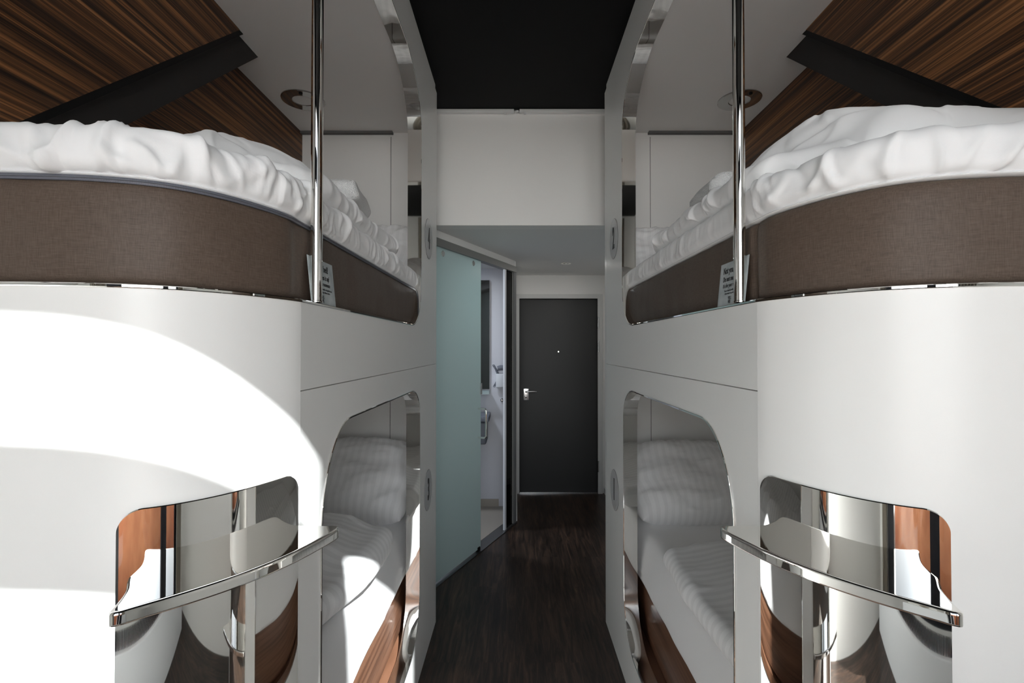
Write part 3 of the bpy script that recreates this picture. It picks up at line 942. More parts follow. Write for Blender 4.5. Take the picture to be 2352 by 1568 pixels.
def mattress_upper(side, nm):
    extra = 'a grey zip along its top edge' if side < 0 else 'a tight crease beside the pole'
    r = thing('mattress', 'brown vinyl mattress with %s, in the upper %s pod' % (extra, nm), 'mattress', W3(side, 0.88, 1.8, MZ0))
    rr = 0.016
    prof = [(0.03, MZ0), (0.004, MZ0 + .002), (0, MZ0 + .012)] + [(0, MZ0 + .012 + (MZ1 - MZ0 - .03) * k / 8) for k in range(1, 9)] + [(0.004, MZ1 - .006), (rr, MZ1 - .001), (0.05, MZ1 - .001), (0.05, MZ0)]
    seed = 3.1 if side < 0 else 8.4
    def fz(i, j, o_, z):
        if 2 <= j <= 12:
            t = (z - MZ0) / (MZ1 - MZ0)
            s_ = EARC[i]
            bul = -0.004 * math.sin(math.pi * min(1, max(0, t)))
            wr = 0.0035 * noise.noise(Vector((s_ * 5, z * 14, seed))) + 0.002 * noise.noise(Vector((s_ * 14, z * 6, seed + 4)))
            cre = 0.010 * near_crease(i, 1.075) if side > 0 else 0.002 * near_crease(i, 1.04, .02)
            if side > 0 and EDGE[i].x > 0.6 and j >= 8: z -= .006 * 0
            return (o_ + bul + wr + cre, z)
        return (o_, z)
    swept(side, prof, 'cover', M['leather'], r, fz=fz, ang=80)
    # body core with white top
    poly = [(EDGE[i].x + EN[i].x * .03, EDGE[i].y + EN[i].y * .03) for i in range(0, NE, 5)] + [(1.235, 0.80), (1.235, 2.76)]
    prism(poly, None, MZ1 - MZ0 - .006, lambda u, y, d: W3(side, u, y, MZ0 + .002 + d), 'core', M['cotton'], r)
    if side < 0:
        swept(side, [(-.002, MZ1 - .011), (-.0035, MZ1 - .008), (-.0035, MZ1 - .005), (-.002, MZ1 - .002), (.012, MZ1 - .001), (.012, MZ1 - .011)], 'zip_tape', M['zip'], r)
        swept(side, [(-.0045, MZ1 - .0075), (-.0058, MZ1 - .0065), (-.0045, MZ1 - .0055), (-.001, MZ1 - .0065)], 'zip_teeth', M['greyplastic'], r)
    swept(side, [(0.000, MZ1 - .0005), (-.0015, MZ1 + .0015), (0.001, MZ1 + .0035), (.03, MZ1 + .0035), (.03, MZ1 - .0005)], 'sheet_edge', M['cotton'], r)
    # sheeted topper with draped folds down its side
    K = 30; vs = []; fs = []; uvs = []
    F1 = Folds(11 if side < 0 else 23, 95, (0, EARC[-1]), (-.02, .11), (55, 135), (.05, .13), (.006, .017), (.003, .0095))
    F2 = Folds(5 if side < 0 else 9, 30, (0, EARC[-1]), (0, .09), (10, 50), (.05, .12), (.008, .02), (.003, .009))
    F3 = Folds(15 if side < 0 else 16, 110, (0, 1.9), (.0, .10), (62, 118), (.03, .08), (.004, .009), (.002, .006))
    zb = MZ1 + .004
    def at_u(u_):
        return min((i_ for i_ in range(NE) if EDGE[i_].y < 1.05), key=lambda i_: abs(EDGE[i_].x - u_))
    if side < 0:     # the long folds near the left end
        for u_, q_, an, L_, w_, A_, cv in ((.735, .055, 112, .085, .007, .012, 5), (.675, .05, 84, .085, .007, .013, -7), (.80, .03, 35, .07, .009, .009, 3), (.76, .022, 28, .07, .006, .007, 2), (.625, .045, 50, .05, .008, .013, 9), (.60, .03, 120, .05, .009, .010, 6), (.57, .05, 75, .07, .010, .012, -4), (.875, .06, 120, .06, .01, .010, 4)):
            a_ = math.radians(an); F1.f.append((EARC[at_u(u_)], q_, math.cos(a_), math.sin(a_), L_, w_, A_, cv, -1))
    else:
        for u_, q_, an, L_, w_, A_, cv in ((.60, .05, 80, .07, .007, .010, 5), (.66, .04, 96, .06, .005, .008, -3), (.70, .05, 60, .07, .009, .009, 2), (.76, .05, 55, .09, .009, .012, -2), (.83, .05, 52, .09, .010, .013, 2), (.545, .05, 110, .07, .009, .012, 7), (.53, .03, 40, .05, .008, .010, -6)):
            a_ = math.radians(an); F1.f.append((EARC[at_u(u_)], q_, math.cos(a_), math.sin(a_), L_, w_, A_, cv, 1))
    for i in range(NE):
        s_ = EARC[i]
        lump = noise.noise(Vector((s_ * 5, 1, side * 3)))
        for j in range(K):
            f = j / (K - 3)
            if j < 5: th = -90 + 12 * j
            T_ = TOP_T; rb = .020; rt = .030
            # arclength along the profile: bottom round, side, top round, flat
            L1_ = rb * 1.57; L2_ = T_ - rb - rt; L3_ = rt * 1.57; L4_ = .07; q = (L1_ + L2_ + L3_ + L4_) * j / (K - 1)
            if q < L1_: a_ = q / rb; o_ = rb - rb * math.sin(a_); z = rb - rb * math.cos(a_); nx, nz = -math.sin(a_), -math.cos(a_)
            elif q < L1_ + L2_: o_ = 0; z = rb + q - L1_; nx, nz = -1, 0
            elif q < L1_ + L2_ + L3_: a_ = (q - L1_ - L2_) / rt; o_ = rt - rt * math.cos(a_); z = T_ - rt + rt * math.sin(a_); nx, nz = -math.cos(a_), math.sin(a_)
            else: o_ = rt + q - L1_ - L2_ - L3_; z = T_; nx, nz = 0, 1
            o_ += -.006 + .006 * lump
            fade = min(1, q / .03) * min(1, (K - 1 - j) / 6)
            calm = (1 - .45 * sstep(1.15, 1.5, EDGE[i].y)) if side < 0 else (.28 if EDGE[i].y > 1.12 else .9)
            wr = (F1(s_, q) + F2(s_, q) + F3(s_, q)) * calm + .003 * noise.noise(Vector((s_ * 12, q * 12, 4)))
            if side > 0 and EDGE[i].x < .56: wr -= .014 * math.exp(-((EDGE[i].y - 1.085) / .012) ** 2)
            wr *= fade
            p = EDGE[i] + EN[i] * (o_ + nx * wr)
            vs.append(W3(side, min(p.x, 1.258), min(p.y, 2.80), zb + z + nz * wr + (.006 * lump * f)))
            uvs.append((s_, q))
    for i in range(NE - 1):
        for j in range(K - 1): fs.append((i * K + j, i * K + j + 1, (i + 1) * K + j + 1, (i + 1) * K + j))
    mesh_obj('sheet_drape', vs, fs, M['cotton'], r, 180, uvs)
    poly = [(EDGE[i].x + EN[i].x * .06, EDGE[i].y + EN[i].y * .06) for i in range(0, NE, 5)] + [(1.25, 0.82), (1.25, 2.80), (.56, 2.80)]
    prism(poly, None, .075, lambda u, y, d: W3(side, u, y, zb + .002 + d), 'topper', M['cotton'], r)
    return r

def iy(y):
    for i in range(NE):
        if EDGE[i].y <= y: return i
for side_, nm_ in ((-1, 'left'), (1, 'right')): mattress_upper(side_, nm_)

def pillow(name, mat, c, sx_, sy_, th, right, up, seed, crush=0.0):
    """c centre; right, up: directions in the pillow's plane"""
    R = Vector(right).normalized(); U_ = Vector(up).normalized(); N_ = R.cross(U_).normalized(); U_ = N_.cross(R)
    n = 44; vs = []; fs = []; uvs = []
    def surf(a, b, sgn):
        x = a * sx_ / 2 * math.sqrt(1 - .20 * b * b) * 1.03
        y = b * sy_ / 2 * math.sqrt(1 - .20 * a * a) * 1.03
        x *= 1 + .05 * noise.noise(Vector((b * 3, seed, a))); y *= 1 + .05 * noise.noise(Vector((a * 3, seed + 4, b)))
        h = th / 2 * (max(0, (1 - a ** 4) * (1 - b ** 4))) ** 0.52
        edge = 1 - max(abs(a), abs(b))
        k = noise.noise(Vector((a * 2.2, b * 2.2, seed))) * .18 * h
        rr = ridged(a * 2.2 + b * 1.0 + .5 * noise.noise(Vector((a * 2, b * 2, seed + 3))), b * 3.2, seed + 1)
        rr2 = ridged(a * 5, b * 2.0, seed + 7)
        wr = (max(rr, 0) ** 6 * .007 + max(rr2, 0) ** 4 * .007 * (1.2 - edge)) * min(1, edge * 8)
        # crease folds near the borders
        wr += .006 * math.sin(a * 26 + 4 * noise.noise(Vector((a, b, seed)))) * math.exp(-((1 - abs(b)) / .18) ** 2) * min(1, edge * 10)
        wr += .006 * math.sin(b * 22 + 4 * noise.noise(Vector((b, a, seed)))) * math.exp(-((1 - abs(a)) / .16) ** 2) * min(1, edge * 10)
        wr += (PF(a, b) + PG(a, b)) * min(1, edge * 8)
        return Vector(c) + R * x + U_ * y + N_ * (sgn * (h + k + wr))
    PF = Folds(int(seed * 10), 60, (-.95, .95), (-.95, .95), (-25, 25), (.2, .6), (.015, .05), (.004, .010))
    PG = Folds(int(seed * 17), 26, (-.9, .9), (-.9, .9), (30, 150), (.2, .5), (.02, .05), (.003, .008))
    idx = {}
    for sgn in (1, -1):
        for i in range(n + 1):
            for j in range(n + 1):
                a = -1 + 2 * i / n; b = -1 + 2 * j / n
                a = math.sin(a * math.pi / 2); b = math.sin(b * math.pi / 2)
                if (i in (0, n) or j in (0, n)) and sgn < 0:
                    idx[(sgn, i, j)] = idx[(1, i, j)]; continue
                idx[(sgn, i, j)] = len(vs); vs.append(surf(a, b, sgn)); uvs.append(((a + 1) / 2 * sx_, (b + 1) / 2 * sy_))
    for sgn in (1, -1):
        for i in range(n):
            for j in range(n):
                q = [idx[(sgn, i, j)], idx[(sgn, i + 1, j)], idx[(sgn, i + 1, j + 1)], idx[(sgn, i, j + 1)]]
                fs.append(q if sgn > 0 else q[::-1])
    return mesh_obj(name, vs, fs, M[mat], None, 180, uvs)

# lower beds
LZ = H0 - 0.86      # top of the fitted sheet
def rbox(x0, x1, y0, y1, z0, z1, rad, name, mat, parent, seg=4):
    o = MB().box(x0, x1, y0, y1, z0, z1).build(name, mat, parent)
    bm = bmesh.new(); bm.from_mesh(o.data)
    bmesh.ops.bevel(bm, geom=list(bm.edges), offset=rad, segments=seg, affect='EDGES', profile=0.5)
    bm.to_mesh(o.data); bm.free(); smooth(o.data, 50)
    return o
def bed_lower(side, nm):
    r = thing('mattress', 'mattress in a fitted white sheet on a brown base, inside the lower %s pod' % nm, 'mattress', W3(side, 0.88, 1.9, 0.19))
    xa, xb = sorted((XC + side * 0.565, XC + side * 1.25))
    rbox(xa, xb, 1.06, 2.81, 0.192, 0.47, .02, 'base', M['plinth'], r)
    # fitted sheet: side slopes out over the base
    vs = []; fs = []; NY = 90
    prof = [(0.575, 0.44), (0.553, 0.445), (0.548, 0.46), (0.552, 0.50), (0.560, 0.55), (0.570, 0.60), (0.582, 0.640), (0.60, LZ - .006), (0.63, LZ), (0.80, LZ + .004), (1.0, LZ + .004), (1.25, LZ), (1.25, .44)]
    for a in range(NY):
        y = 1.06 + 1.75 * a / (NY - 1)
        for j, (u, z) in enumerate(prof):
            w_ = 0.004 * noise.noise(Vector((y * 6, z * 9, 2.2 * side))) + .004 * max(0, ridged(y * 2 + z * 5, u * 4, 5 * side)) ** 3
            vs.append(W3(side, u - (w_ if 1 <= j <= 7 else 0), y, z + (w_ * .7 if 8 <= j <= 10 else 0)))
    K = len(prof)
    for a in range(NY - 1):
        for j in range(K): fs.append((a * K + j, a * K + (j + 1) % K, (a + 1) * K + (j + 1) % K, (a + 1) * K + j))
    fs += [tuple(range(K)), tuple((NY - 1) * K + j for j in range(K))]
    mesh_obj('fitted_sheet', vs, fs, M['cotton'], r, 60)
for side, nm in ((-1, 'left'), (1, 'right')): bed_lower(side, nm)

def duvet_lower(side, y0, y1, u_lo, u_hi, hfun, seed, mat, amp, Z0=None, NA=150, NB=110, near_round=False, folds=None, skew=0.0):
    """folded duvet lying on the lower mattress"""
    vs = []; fs = []; uvs = []
    Z0 = LZ + .009 if Z0 is None else Z0
    # rounded-box height field with overhanging folded side
    for a in range(NA):
        fa = a / (NA - 1)
        for b in range(NB):
            fb = b / (NB - 1)
            if b < 22: th = -80 + 170 * b / 21; v = 0
            else: th = 90; v = (b - 21) / (NB - 22)
            y = y0 + (y1 - y0) * fa
            ue = u_lo(y); T_ = hfun(y, 0)
            endf = min(1, max(0, (y1 - y) / .05)); endf = min(endf, (y - y0) / .06) if near_round else endf; endr = math.sqrt(max(0, 1 - (1 - endf) ** 2))
            if v == 0:
                r_ = T_ / 2 * max(endr, .05)
                u = ue + r_ * .8 - r_ * .9 * math.cos(math.radians(th)) + (1 - endr) * .03; z = Z0 + r_ + r_ * math.sin(math.radians(th)); d_ = 0; sw = math.cos(math.radians(th))
            else:
                d_ = (u_hi - ue - T_ * .4) * v; u = ue + T_ * .4 * max(endr, .05) + d_ + (1 - endr) * .03; z = Z0 + hfun(y, d_) * max(endr, .05); sw = 0
            k1 = noise.noise(Vector((y * 5, d_ * 5, seed)))
            k2 = ridged(y * 6 + d_ * 5 + k1, d_ * 4 - y * 2, seed + 2); k3 = ridged(y * 3 - d_ * 6, d_ * 3, seed + 5)
            wr = (amp * (.9 * k1 + .35 * max(k3, 0) ** 2 - .2) + (folds(y, d_ if v else (th - 90) / 170 * T_ * 1.4) if folds else 0)) * endr
            if th > -60:
                u -= wr * sw * .8; z += wr * (1 - sw)
            z = max(z, Z0)
            vs.append(W3(side, u, y + skew * max(0, u - ue) * (1 - fa), z)); uvs.append((y, d_ if v else (th - 90) / 170 * T_ * 1.4))
    for a in range(NA - 1):
        for b in range(NB - 1): fs.append((a * NB + b, a * NB + b + 1, (a + 1) * NB + b + 1, (a + 1) * NB + b))
    o = mesh_obj('duvet', vs, fs, M[mat], None, 180, uvs)
    md = o.modifiers.new('sub', 'SUBSURF'); md.levels = 1; md.render_levels = 1
    return o
o = duvet_lower(1, 1.08, 1.93, lambda y: 0.535 + .012 * math.sin(y * 7), 1.23, lambda y, d: 0.085 + .03 * sstep(0, .2, d), 4.2, 'satin', .012, folds=Folds(3, 26, (1.0, 1.95), (-.1, .5), (30, 150), (.05, .15), (.006, .016), (.002, .006)))
tag(o, 'folded striped white duvet on the lower right bed', 'duvet', 'white duvets')
FU = Folds(31, 150, (.95, 2.1), (-.15, .5), (45, 135), (.05, .16), (.006, .017), (.004, .011))
o = duvet_lower(-1, .98, 2.07, lambda y: 0.503 + .13 * sstep(1.25, 1.0, y) + .03 * sstep(1.95, 2.05, y), 1.235,
                lambda y, d: (.074 + .024 * sstep(0, .07, d) + .062 * sstep(1.62, 1.25, y) * sstep(.0, .15, d)) * (1 - .30 * sstep(1.12, .98, y)) + .02 * sstep(.1, .4, d), 12.3, 'cotton', .012, skew=.6, Z0=ZT + .001, NA=300, NB=170, near_round=True, folds=FU)
tag(o, 'crumpled white duvet bunched up on the sheet of the upper left bed', 'duvet', 'white duvets')
FU = Folds(47, 150, (.90, 2.0), (-.15, .6), (40, 140), (.05, .17), (.006, .018), (.004, .012))
o = duvet_lower(1, .93, 1.96, lambda y: 0.500 + .12 * sstep(1.18, .95, y) + .02 * sstep(1.85, 1.95, y), 1.235,
                lambda y, d: (.064 + .012 * sstep(0, .06, d) + .095 * sstep(1.42, 1.15, y) * sstep(-.02, .16, d)) * (1 - .25 * sstep(1.08, .93, y)) + .02 * sstep(.1, .4, d) * sstep(1.6, 1.2, y), 16.3, 'cotton', .012, skew=.2, Z0=ZT + .001, NA=300, NB=170, near_round=True, folds=FU)
tag(o, 'crumpled white duvet heaped high on the upper right bed', 'duvet', 'white duvets')
o = duvet_lower(-1, 1.08, 2.06, lambda y: 0.535 + .075 * sstep(1.75, 1.40, y) + .008 * math.sin(y * 9), 1.23, lambda y, d: 0.085 + .045 * sstep(1.4, 1.8, y) + .045 * sstep(1.35, 1.7, y + d * .4) * sstep(0, .16, d), 2.7, 'satin', .022, folds=Folds(8, 40, (1.0, 2.1), (-.1, .5), (20, 160), (.06, .2), (.008, .022), (.004, .010)))
tag(o, 'rumpled striped white duvet partly in sunlight on the lower left bed', 'duvet', 'white duvets')

def lean(deg): return (0, math.sin(math.radians(deg)), math.cos(math.radians(deg)))
o = pillow('pillow', 'satinp', W3(1, 0.865, 2.55, LZ + .165), 0.62, 0.46, 0.25, (1, 0.04, 0), (0, math.cos(math.radians(40)), math.sin(math.radians(40))), 2.0)
tag(o, 'plump striped white pillow against the end wall of the lower right bed', 'pillow', 'white pillows')
o = pillow('pillow', 'satinp', W3(-1, 0.875, 2.56, LZ + .165), 0.62, 0.48, 0.25, (1, -0.03, .03), (0, math.cos(math.radians(44)), math.sin(math.radians(44))), 5.0)
tag(o, 'plump striped white pillow against the end wall of the lower left bed', 'pillow', 'white pillows')
o = pillow('pillow', 'satinp', W3(-1, 0.755, 2.60, ZT + .125), 0.44, 0.38, 0.14, (1, 0, -.03), (0, math.cos(math.radians(62)), math.sin(math.radians(62))), 7.0)
tag(o, 'striped white pillow standing at the head of the upper left bed', 'pillow', 'white pillows')
o = pillow('pillow', 'satinp', W3(1, 0.755, 2.60, ZT + .115), 0.46, 0.36, 0.14, (1, 0, -.05), (0, math.cos(math.radians(62)), math.sin(math.radians(62))), 9.0)
tag(o, 'striped white pillow standing at the head of the upper right bed', 'pillow', 'white pillows')

# towels: folded and rolled terry bundle
def towel(side, c, L, wd, th, ang, lab, seed):
    vs = []; fs = []; NA = 60; NB = 40; ca, sa = math.cos(ang), math.sin(ang)
    for a in range(NA + 1):
        x = (a / NA - .5) * L; e = min(a / NA, 1 - a / NA) * L; ef = math.sqrt(max(0.0, 1 - (1 - min(1, e / (th * .45))) ** 2))
        for b in range(NB):
            t = 2 * math.pi * b / NB
            cx_ = abs(math.cos(t)) ** .7 * (1 if math.cos(t) > 0 else -1); sz_ = abs(math.sin(t)) ** .8 * (1 if math.sin(t) > 0 else -1)
            groove = 1 - .10 * math.exp(-((t - .5) / .12) ** 2) - .08 * math.exp(-((t - 2.6) / .1) ** 2)
            q = .006 * noise.noise(Vector((x * 9, math.cos(t) * 2, math.sin(t) * 2 + seed)))
            rx = (wd / 2 * groove + q) * max(ef, .02); rz = (th / 2 * groove + q) * max(ef, .02)
            lx, ly, lz = x, cx_ * rx, sz_ * rz
            vs.append(Vector(c) + Vector((lx * ca - ly * sa, lx * sa + ly * ca, lz)))
    for a in range(NA):
        for b in range(NB): fs.append((a * NB + b, a * NB + (b + 1) % NB, (a + 1) * NB + (b + 1) % NB, (a + 1) * NB + b))
    fs += [tuple(range(NB)), tuple(NA * NB + b for b in range(NB))]
    tag(mesh_obj('towel', vs, fs, M['terry'], None, 180), lab, 'towel', 'white towels')
towel(-1, W3(-1, 0.600, 1.66, ZT + .135), 0.27, 0.12, 0.075, math.radians(96), 'rolled white terry towel on the duvet of the upper left bed', 1)
towel(1, W3(1, 0.610, 1.53, ZT + .112), 0.27, 0.13, 0.080, math.radians(86), 'rolled white terry towel on the duvet of the upper right bed', 2)

# ------------------------------------------------------------------ cards tucked behind the poles
def card(side, nm, y0, y1):
    wd = 0.148; ht = 0.105
    r = thing('notice_card', 'grey bed notice card tucked beside the chrome pole of the upper %s pod' % nm, 'card', W3(side, U0 + .01, (y0 + y1) / 2, LEDGE), 'bed notice cards')
    # right = reading direction; left pod reads towards +Y, right pod towards -Y
    rt = Vector((0, -side, 0)).normalized(); upv = Vector((side * .10, 0, 1)).normalized(); nr = rt.cross(upv).normalized()
    if nr.x * side > 0: nr = -nr
    ys = y0 if side < 0 else y1
    O = W3(side, U0 + 0.006, ys, LEDGE + .0015)
    vs = []; fs = []; nx = 14
    for i in range(nx + 1):
        f = i / nx; curve = nr * (-.005 * math.sin(math.pi * f)) 
        for h_ in (0, ht):
            for d in (0, -.0006):
                vs.append(O + rt * (wd * f) + upv * h_ + curve * (0) + nr * d)
    for i in range(nx):
        a = i * 4; b = a + 4
        fs += [(a, b, b + 2, a + 2), (a + 1, a + 3, b + 3, b + 1), (a, a + 1, b + 1, b), (a + 2, b + 2, b + 3, a + 3)]
    fs += [(0, 2, 3, 1), (nx * 4, nx * 4 + 1, nx * 4 + 3, nx * 4 + 2)]
    mesh_obj('card', vs, fs, M['paper'], r)
    def tx(s, size, h_, xoff, nm_, mat='ink', xs=.72, al='LEFT', bold=0.0):
        text_mesh(s, size, nm_, M[mat], r, O + rt * xoff + upv * h_ + nr * .0006, rt, upv, nr, xs=xs, align=al, ext=.0002, bold=bold)
    tx('Not your bed?', .0225, ht - .020, .019, 'heading', bold=.0003)
    tx('Do not mess it up!', .0175, ht - .041, .0215, 'subheading', bold=.0002)
    tx('It is for your roommate', .0142, ht - .057, .024, 'body_text', xs=.70)
    tx('You or the bed will be charged for use,', .0062, ht - .0695, .034, 'small_print', xs=.95)
    tx('if you mess it up without notice.', .0062, ht - .0765, .038, 'small_print', xs=.95)
    tx('YELL', .011, ht - .0885, .058, 'sign_off', xs=.8)
    tx('VEE', .011, ht - .0975, .060, 'sign_off', xs=.8)
card(-1, 'left', 1.085, 1.233)
card(1, 'right', 1.085, 1.233)

# ------------------------------------------------------------------ corridor: bathroom wall and sliding door
A = Vector((-0.650, 2.856)); B = Vector((-0.008, 4.30)); D = (B - A).normalized(); NO = Vector((D.y, -D.x))   # NO points to the corridor
def along(s_, off, z): p = A + D * s_ + NO * off; return Vector((p.x, p.y, z))
LT = (B - A).length
def diag_box(mb, s0, s1, o0, o1, z0, z1):
    vs = [along(s0, o0, z0), along(s1, o0, z0), along(s1, o1, z0), along(s0, o1, z0), along(s0, o0, z1), along(s1, o0, z1), along(s1, o1, z1), along(s0, o1, z1)]
    mb.add(vs, [(0, 3, 2, 1), (4, 5, 6, 7), (0, 1, 5, 4), (1, 2, 6, 5), (2, 3, 7, 6), (3, 0, 4, 7)]); return mb
def s_at_px(px):   # arclength on the wall line seen at picture column px
    k = (px - 1185) / 1130; return (A.x - k * A.y) / (k * D.y - D.x)
TT = H0 + 0.677
sE = s_at_px(1105); sJ = s_at_px(1158.5); sK = s_at_px(1162); sM = s_at_px(1178)
struct(diag_box(MB(), 0.05, LT, -0.08, -0.001, TT, 2.2825).build('wall_bathroom_header', M['plaster']))
struct(diag_box(MB(), 0.05, 0.30, -0.08, -0.03, 0, TT).build('wall_bathroom_side', M['plaster']))
d = thing('sliding_door', 'frosted green glass sliding door of the bathroom, half open', 'door', along(sE / 2, 0, 0))
diag_box(MB(), 0.05, LT - .002, -0.035, 0.018, TT - .022, TT + .028).build('top_track', M['tracktrim'], d)
diag_box(MB(), 0.05, sE, -0.012, -0.002, 0.018, TT - .0225).build('glass_panel', M['frosted'], d)
for px in (1016, 1086):
    s_ = s_at_px(px); c = along(s_, -.001, H0 + .618)
    disc_mesh(c, (NO.x, NO.y, 0), (0, 0, 1), 0.019, 0.010, 'roller', M['chrome'], d)
# handle
hs = s_at_px(1099); hh = []
z_a, z_b = H0 - 0.456, H0 - 0.672
pts = [along(hs, -.002, z_a)] + [along(hs, .065 - .018 + .018 * math.sin(math.radians(a)), z_a - .018 + .018 * math.cos(math.radians(a))) for a in (10, 35, 60, 85)] + [along(hs, .065 - .018 + .018 * math.cos(math.radians(a)), z_b + .018 - .018 * math.sin(math.radians(a))) for a in (5, 30, 55, 80)] + [along(hs, -.002, z_b)]
MB().tube(pts, 0.0075, 16).build('handle', M['chrome'], d)
diag_box(MB(), sE - .012, sE + .004, -.018, .008, H0 - .352, H0 - .268).build('lock_box', M['steel'], d)
diag_box(MB(), sE - .05, sE - .02, -.02, .006, 0.006, 0.034).build('floor_guide', M['blacktrim'], d)
t = diag_box(MB(), 0.05, LT, -.075, .02, 0.0, 0.006).build('threshold', M['darksteel'])
tag(t, 'polished steel threshold under the sliding glass door', 'threshold')
fp = thing('fixed_glass_panel', 'narrow smoked glass panel with white and steel edges beside the bathroom opening', 'panel', along(sK, 0, 0))
diag_box(MB(), sJ, sK, -.012, .004, 0.007, TT - .023).build('white_edge', M['plastic'], fp)
diag_box(MB(), sK, sM - .004, -.014, -.006, 0.012, TT - .023).build('glass', M['tinted'], fp)
diag_box(MB(), sM - .004, sM + .003, -.02, .004, 0.007, TT - .023).build('steel_edge', M['tracktrim'], fp)
diag_box(MB(), sK, sM - .004, -.016, .002, 0.0065, 0.012).build('bottom_rail', M['steel'], fp)
struct(diag_box(MB(), sM + .003, LT + .004, -.06, .010, 0.007, TT + .028).build('trim_corridor_corner', M['cornertrim']))
# bathroom
slab('wall_bathroom_back', -1.7, -0.07, 4.73, 4.83, 0, 2.283, 'greytile')
slab('wall_bathroom_left', -1.8, -1.7, 2.8, 4.83, 0, 2.283, 'greytile')
slab('wall_bathroom_front', -1.8, -0.60, 2.86, 2.92, 0, 3.0, 'plaster')
slab('wall_bathroom_right', -0.104, -0.08, 4.33, 4.73, 0, 2.283, 'charcoal')
p4 = [along(0, -.078, 0), along(LT, -.078, 0)]
mb = MB(); q = [Vector((-1.7, 2.92, 0)), p4[0] + Vector((.03, .07, 0)), p4[1], Vector((-.08, 4.33, 0)), Vector((-.08, 4.73, 0)), Vector((-1.7, 4.73, 0))]
mb.add(q + [v + Vector((0, 0, .006)) for v in q], [tuple(range(6))[::-1], tuple(range(6, 12))] + [(k, (k + 1) % 6, 6 + (k + 1) % 6, 6 + k) for k in range(6)])
struct(mb.build('floor_bathroom', M['tile']))
slab('baseboard_bathroom', -1.69, -0.165, 4.718, 4.73, 0.006, 0.075, 'tile')
def bx(px, Y): return (px - 1185) / 1130 * Y
def bz(py, Y): return H0 + (798 - py) / 1130 * Y
Y_ = 4.70
mr = thing('bathroom_mirror', 'tall dark mirror over the bathroom sink', 'mirror', (bx(1095, Y_), Y_, bz(890, Y_)))
MB().box(bx(1060, Y_), bx(1124, Y_), 4.705, 4.728, bz(893, Y_), bz(643, Y_)).build('mirror_glass', M['darkglass'], mr)
MB().box(bx(1060, Y_), bx(1124.5, Y_), 4.60, 4.728, bz(903, Y_), bz(896, Y_)).build('glass_shelf', M['frosted'], mr)
sk = thing('sink', 'grey bathroom sink edge behind the sliding door', 'sink', (bx(1080, 4.5), 4.5, bz(1020, 4.5)))
rbox(bx(1030, 4.45), bx(1124, 4.45), 4.38, 4.715, bz(966, 4.45), bz(954, 4.45), .008, 'countertop', M['greyplastic'], sk)
rbox(bx(1040, 4.5), bx(1118, 4.5), 4.44, 4.715, bz(1018, 4.5), bz(966.5, 4.5), .02, 'basin', M['greyplastic'], sk)
hd = thing('hair_dryer', 'white wall hair dryer with a coiled grey cord in the bathroom', 'hair dryer', (bx(1148, 4.66), 4.70, bz(890, 4.66)))
rbox(bx(1139, 4.66), bx(1158, 4.66), 4.64, 4.729, bz(889, 4.66), bz(858, 4.66), .006, 'wall_box', M['plastic'], hd)
c = Vector((bx(1150, 4.66), 4.67, bz(846, 4.66)))
MB().tube([c + Vector((-.03, 0, 0)), c + Vector((.0, 0, .006)), c + Vector((.04, 0, .006))], [.022, .026, .024], 16).build('nozzle', M['greyplastic'], hd)
cp = []
for k in range(260):
    f = k / 259; a = f * 2 * math.pi * 22
    path = Vector((bx(1133 + 18 * math.sin(f * 3.0) * .6, 4.66), 4.68, bz(838 + 50 * f, 4.66)))
    cp.append(path + Vector((.010 * math.cos(a), .010 * math.sin(a), .004 * math.sin(a))))
MB().tube(cp, 0.0028, 6).build('coiled_cord', M['greyplastic'], hd, ang=60)
hk = disc_mesh((bx(1153, 4.72), 4.729, bz(918, 4.72)), (0, -1, 0), (0, 0, 1), 0.016, 0.03, 'wall_hook', M['steel'], None)
tag(hk, 'small round steel wall hook below the hair dryer', 'hook')
bl = bpy.data.lights.new('bathroom_fill_light', 'AREA'); bl.shape = 'DISK'; bl.size = 0.16; bl.energy = 8.5; bl.color = (0.80, 0.88, 1.0)  # added lamp without a fixture, brightens the bathroom
blo = bpy.data.objects.new('bathroom_fill_light', bl); COL.objects.link(blo); blo.location = (-0.85, 4.0, 2.27)

# ------------------------------------------------------------------ entrance door
dr = bpy.data.objects.new('door_1', None); COL.objects.link(dr); dr['kind'] = 'structure'; dr.location = (0.45, 5.17, 0)
MB().box(0.040, 0.853, 5.185, 5.225, 0.012, 2.030).build('door_leaf', M['door'], dr, bevel=.002)
f = MB()
f.box(0.005, 0.036, 5.145, 5.17, 0, 2.082).box(0.857, 0.905, 5.145, 5.17, 0, 2.082).box(0.036, 0.857, 5.145, 5.17, 2.038, 2.082)
f.build('door_frame', M['frame'], dr)
f = MB(); f.box(0.0361, 0.040, 5.171, 5.24, 0, 2.038).box(0.853, 0.8569, 5.171, 5.24, 0, 2.038).box(0.040, 0.853, 5.171, 5.24, 2.031, 2.038)
f.build('door_gasket', M['blacktrim'], dr)
MB().box(0.04, 0.853, 5.165, 5.24, 0.0, 0.012).build('door_sill', M['steel'], dr)
def dx(px): return (px - 1185) / 1130 * 5.17
def dz(py): return H0 + (798 - py) / 1130 * 5.17
hp = rbox(dx(1202), dx(1215), 5.176, 5.186, dz(919), dz(892), .004, 'handle_plate', M['steel'], dr)
c = Vector((dx(1208), 5.18, dz(899)))
MB().tube([c, c + Vector((0, -.045, 0)), c + Vector((.012, -.055, .001)), c + Vector((.06, -.056, .003)), c + Vector((.11, -.052, .001))], [.009, .009, .010, .008, .005], 14).build('lever', M['steel'], hp)
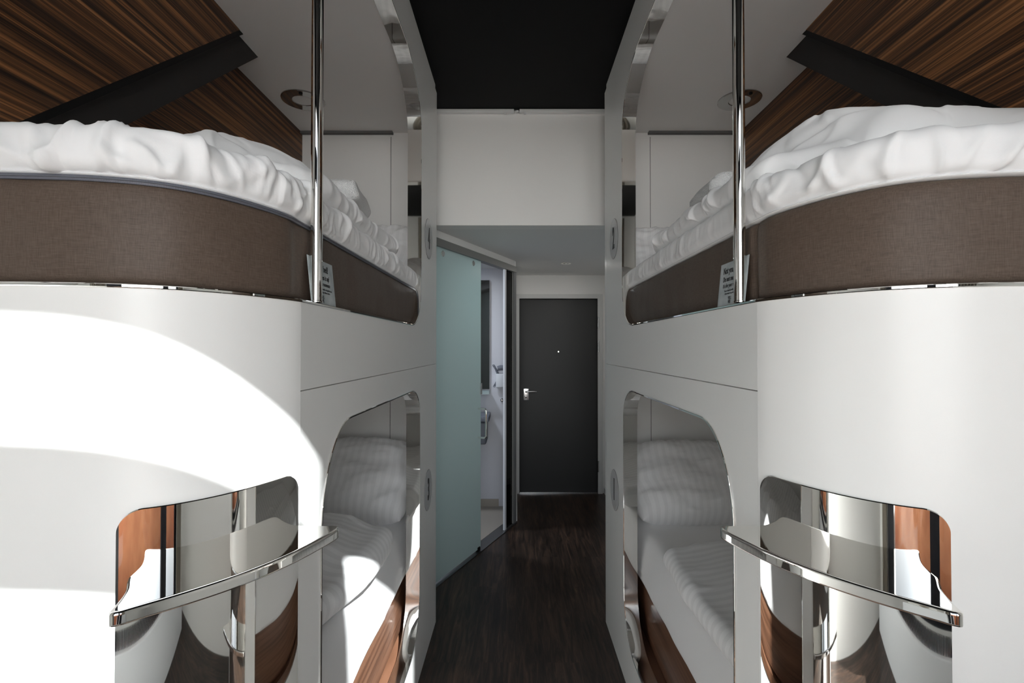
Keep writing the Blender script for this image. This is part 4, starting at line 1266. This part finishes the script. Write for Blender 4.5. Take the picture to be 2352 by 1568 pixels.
disc_mesh((dx(1208), 5.176, dz(913)), (0, -1, 0), (0, 0, 1), .010, .008, 'thumb_turn', M['chrome'], hp)
disc_mesh((dx(1283), 5.186, dz(807.5)), (0, -1, 0), (0, 0, 1), .0095, .006, 'peephole', M['chrome'], dr, r_in=.004)
for a, b in ((728, 754), (783, 808), (1056, 1081)):
    z0, z1 = sorted((dz(a), dz(b))); x = dx(1373)
    MB().tube([(x, 5.140, z0), (x, 5.140, z1)], .0075, 12).build('hinge', M['steel'], dr)
slab('baseboard_corridor', 0.922, 0.935, 2.95, 5.17, 0, 0.06, 'frame')
slab('baseboard_corridor_left', 0.0, 0.012, 4.34, 5.145, 0, 0.06, 'frame')
# recessed downlight in the corridor ceiling
Yd = 1130 * (2.283 - H0) / (798 - 604); c = Vector(((1300 - 1185) / 1130 * Yd, Yd, 2.283))
dl = thing('downlight', 'small recessed steel downlight in the corridor ceiling before the door', 'lamp', c)
disc_mesh(c, (0, 0, -1), (0, 1, 0), .045, .004, 'trim_ring', M['chrome'], dl, r_in=.028)
disc_mesh(c - Vector((0, 0, -.001)), (0, 0, -1), (0, 1, 0), .0275, .002, 'bulb', M['darkglass'], dl)
ll = bpy.data.lights.new('corridor_downlight', 'AREA'); ll.shape = 'DISK'; ll.size = 0.05; ll.energy = 0.9; ll.color = (1.0, 0.97, 0.93)
llo = bpy.data.objects.new('corridor_downlight', ll); COL.objects.link(llo); llo.location = c - Vector((0, 0, .006))
# curtain rail on the bulkhead
rl = thing('curtain_rail', 'thin white curtain rail under the black ceiling along the far white bulkhead', 'rail', (XC, 3.03, 2.985))
for x0, x1 in ((-0.60, -0.012), (0.022, 0.66)):
    MB().box(x0, x1, 3.022, 3.048, 2.976, 2.998).build('track', M['rail'], rl, bevel=.003)
MB().box(-0.010, 0.020, 3.020, 3.046, 2.982, 2.998).build('joint', M['steel'], rl, bevel=.002)
for x in (-0.065, 0.055):
    m_ = MB().box(x - .006, x + .006, 3.014, 3.024, 2.962, 2.99)
    m_.box(x - .016, x + .016, 3.016, 3.022, 2.974, 2.980)
    m_.build('glider', M['rail'], rl)
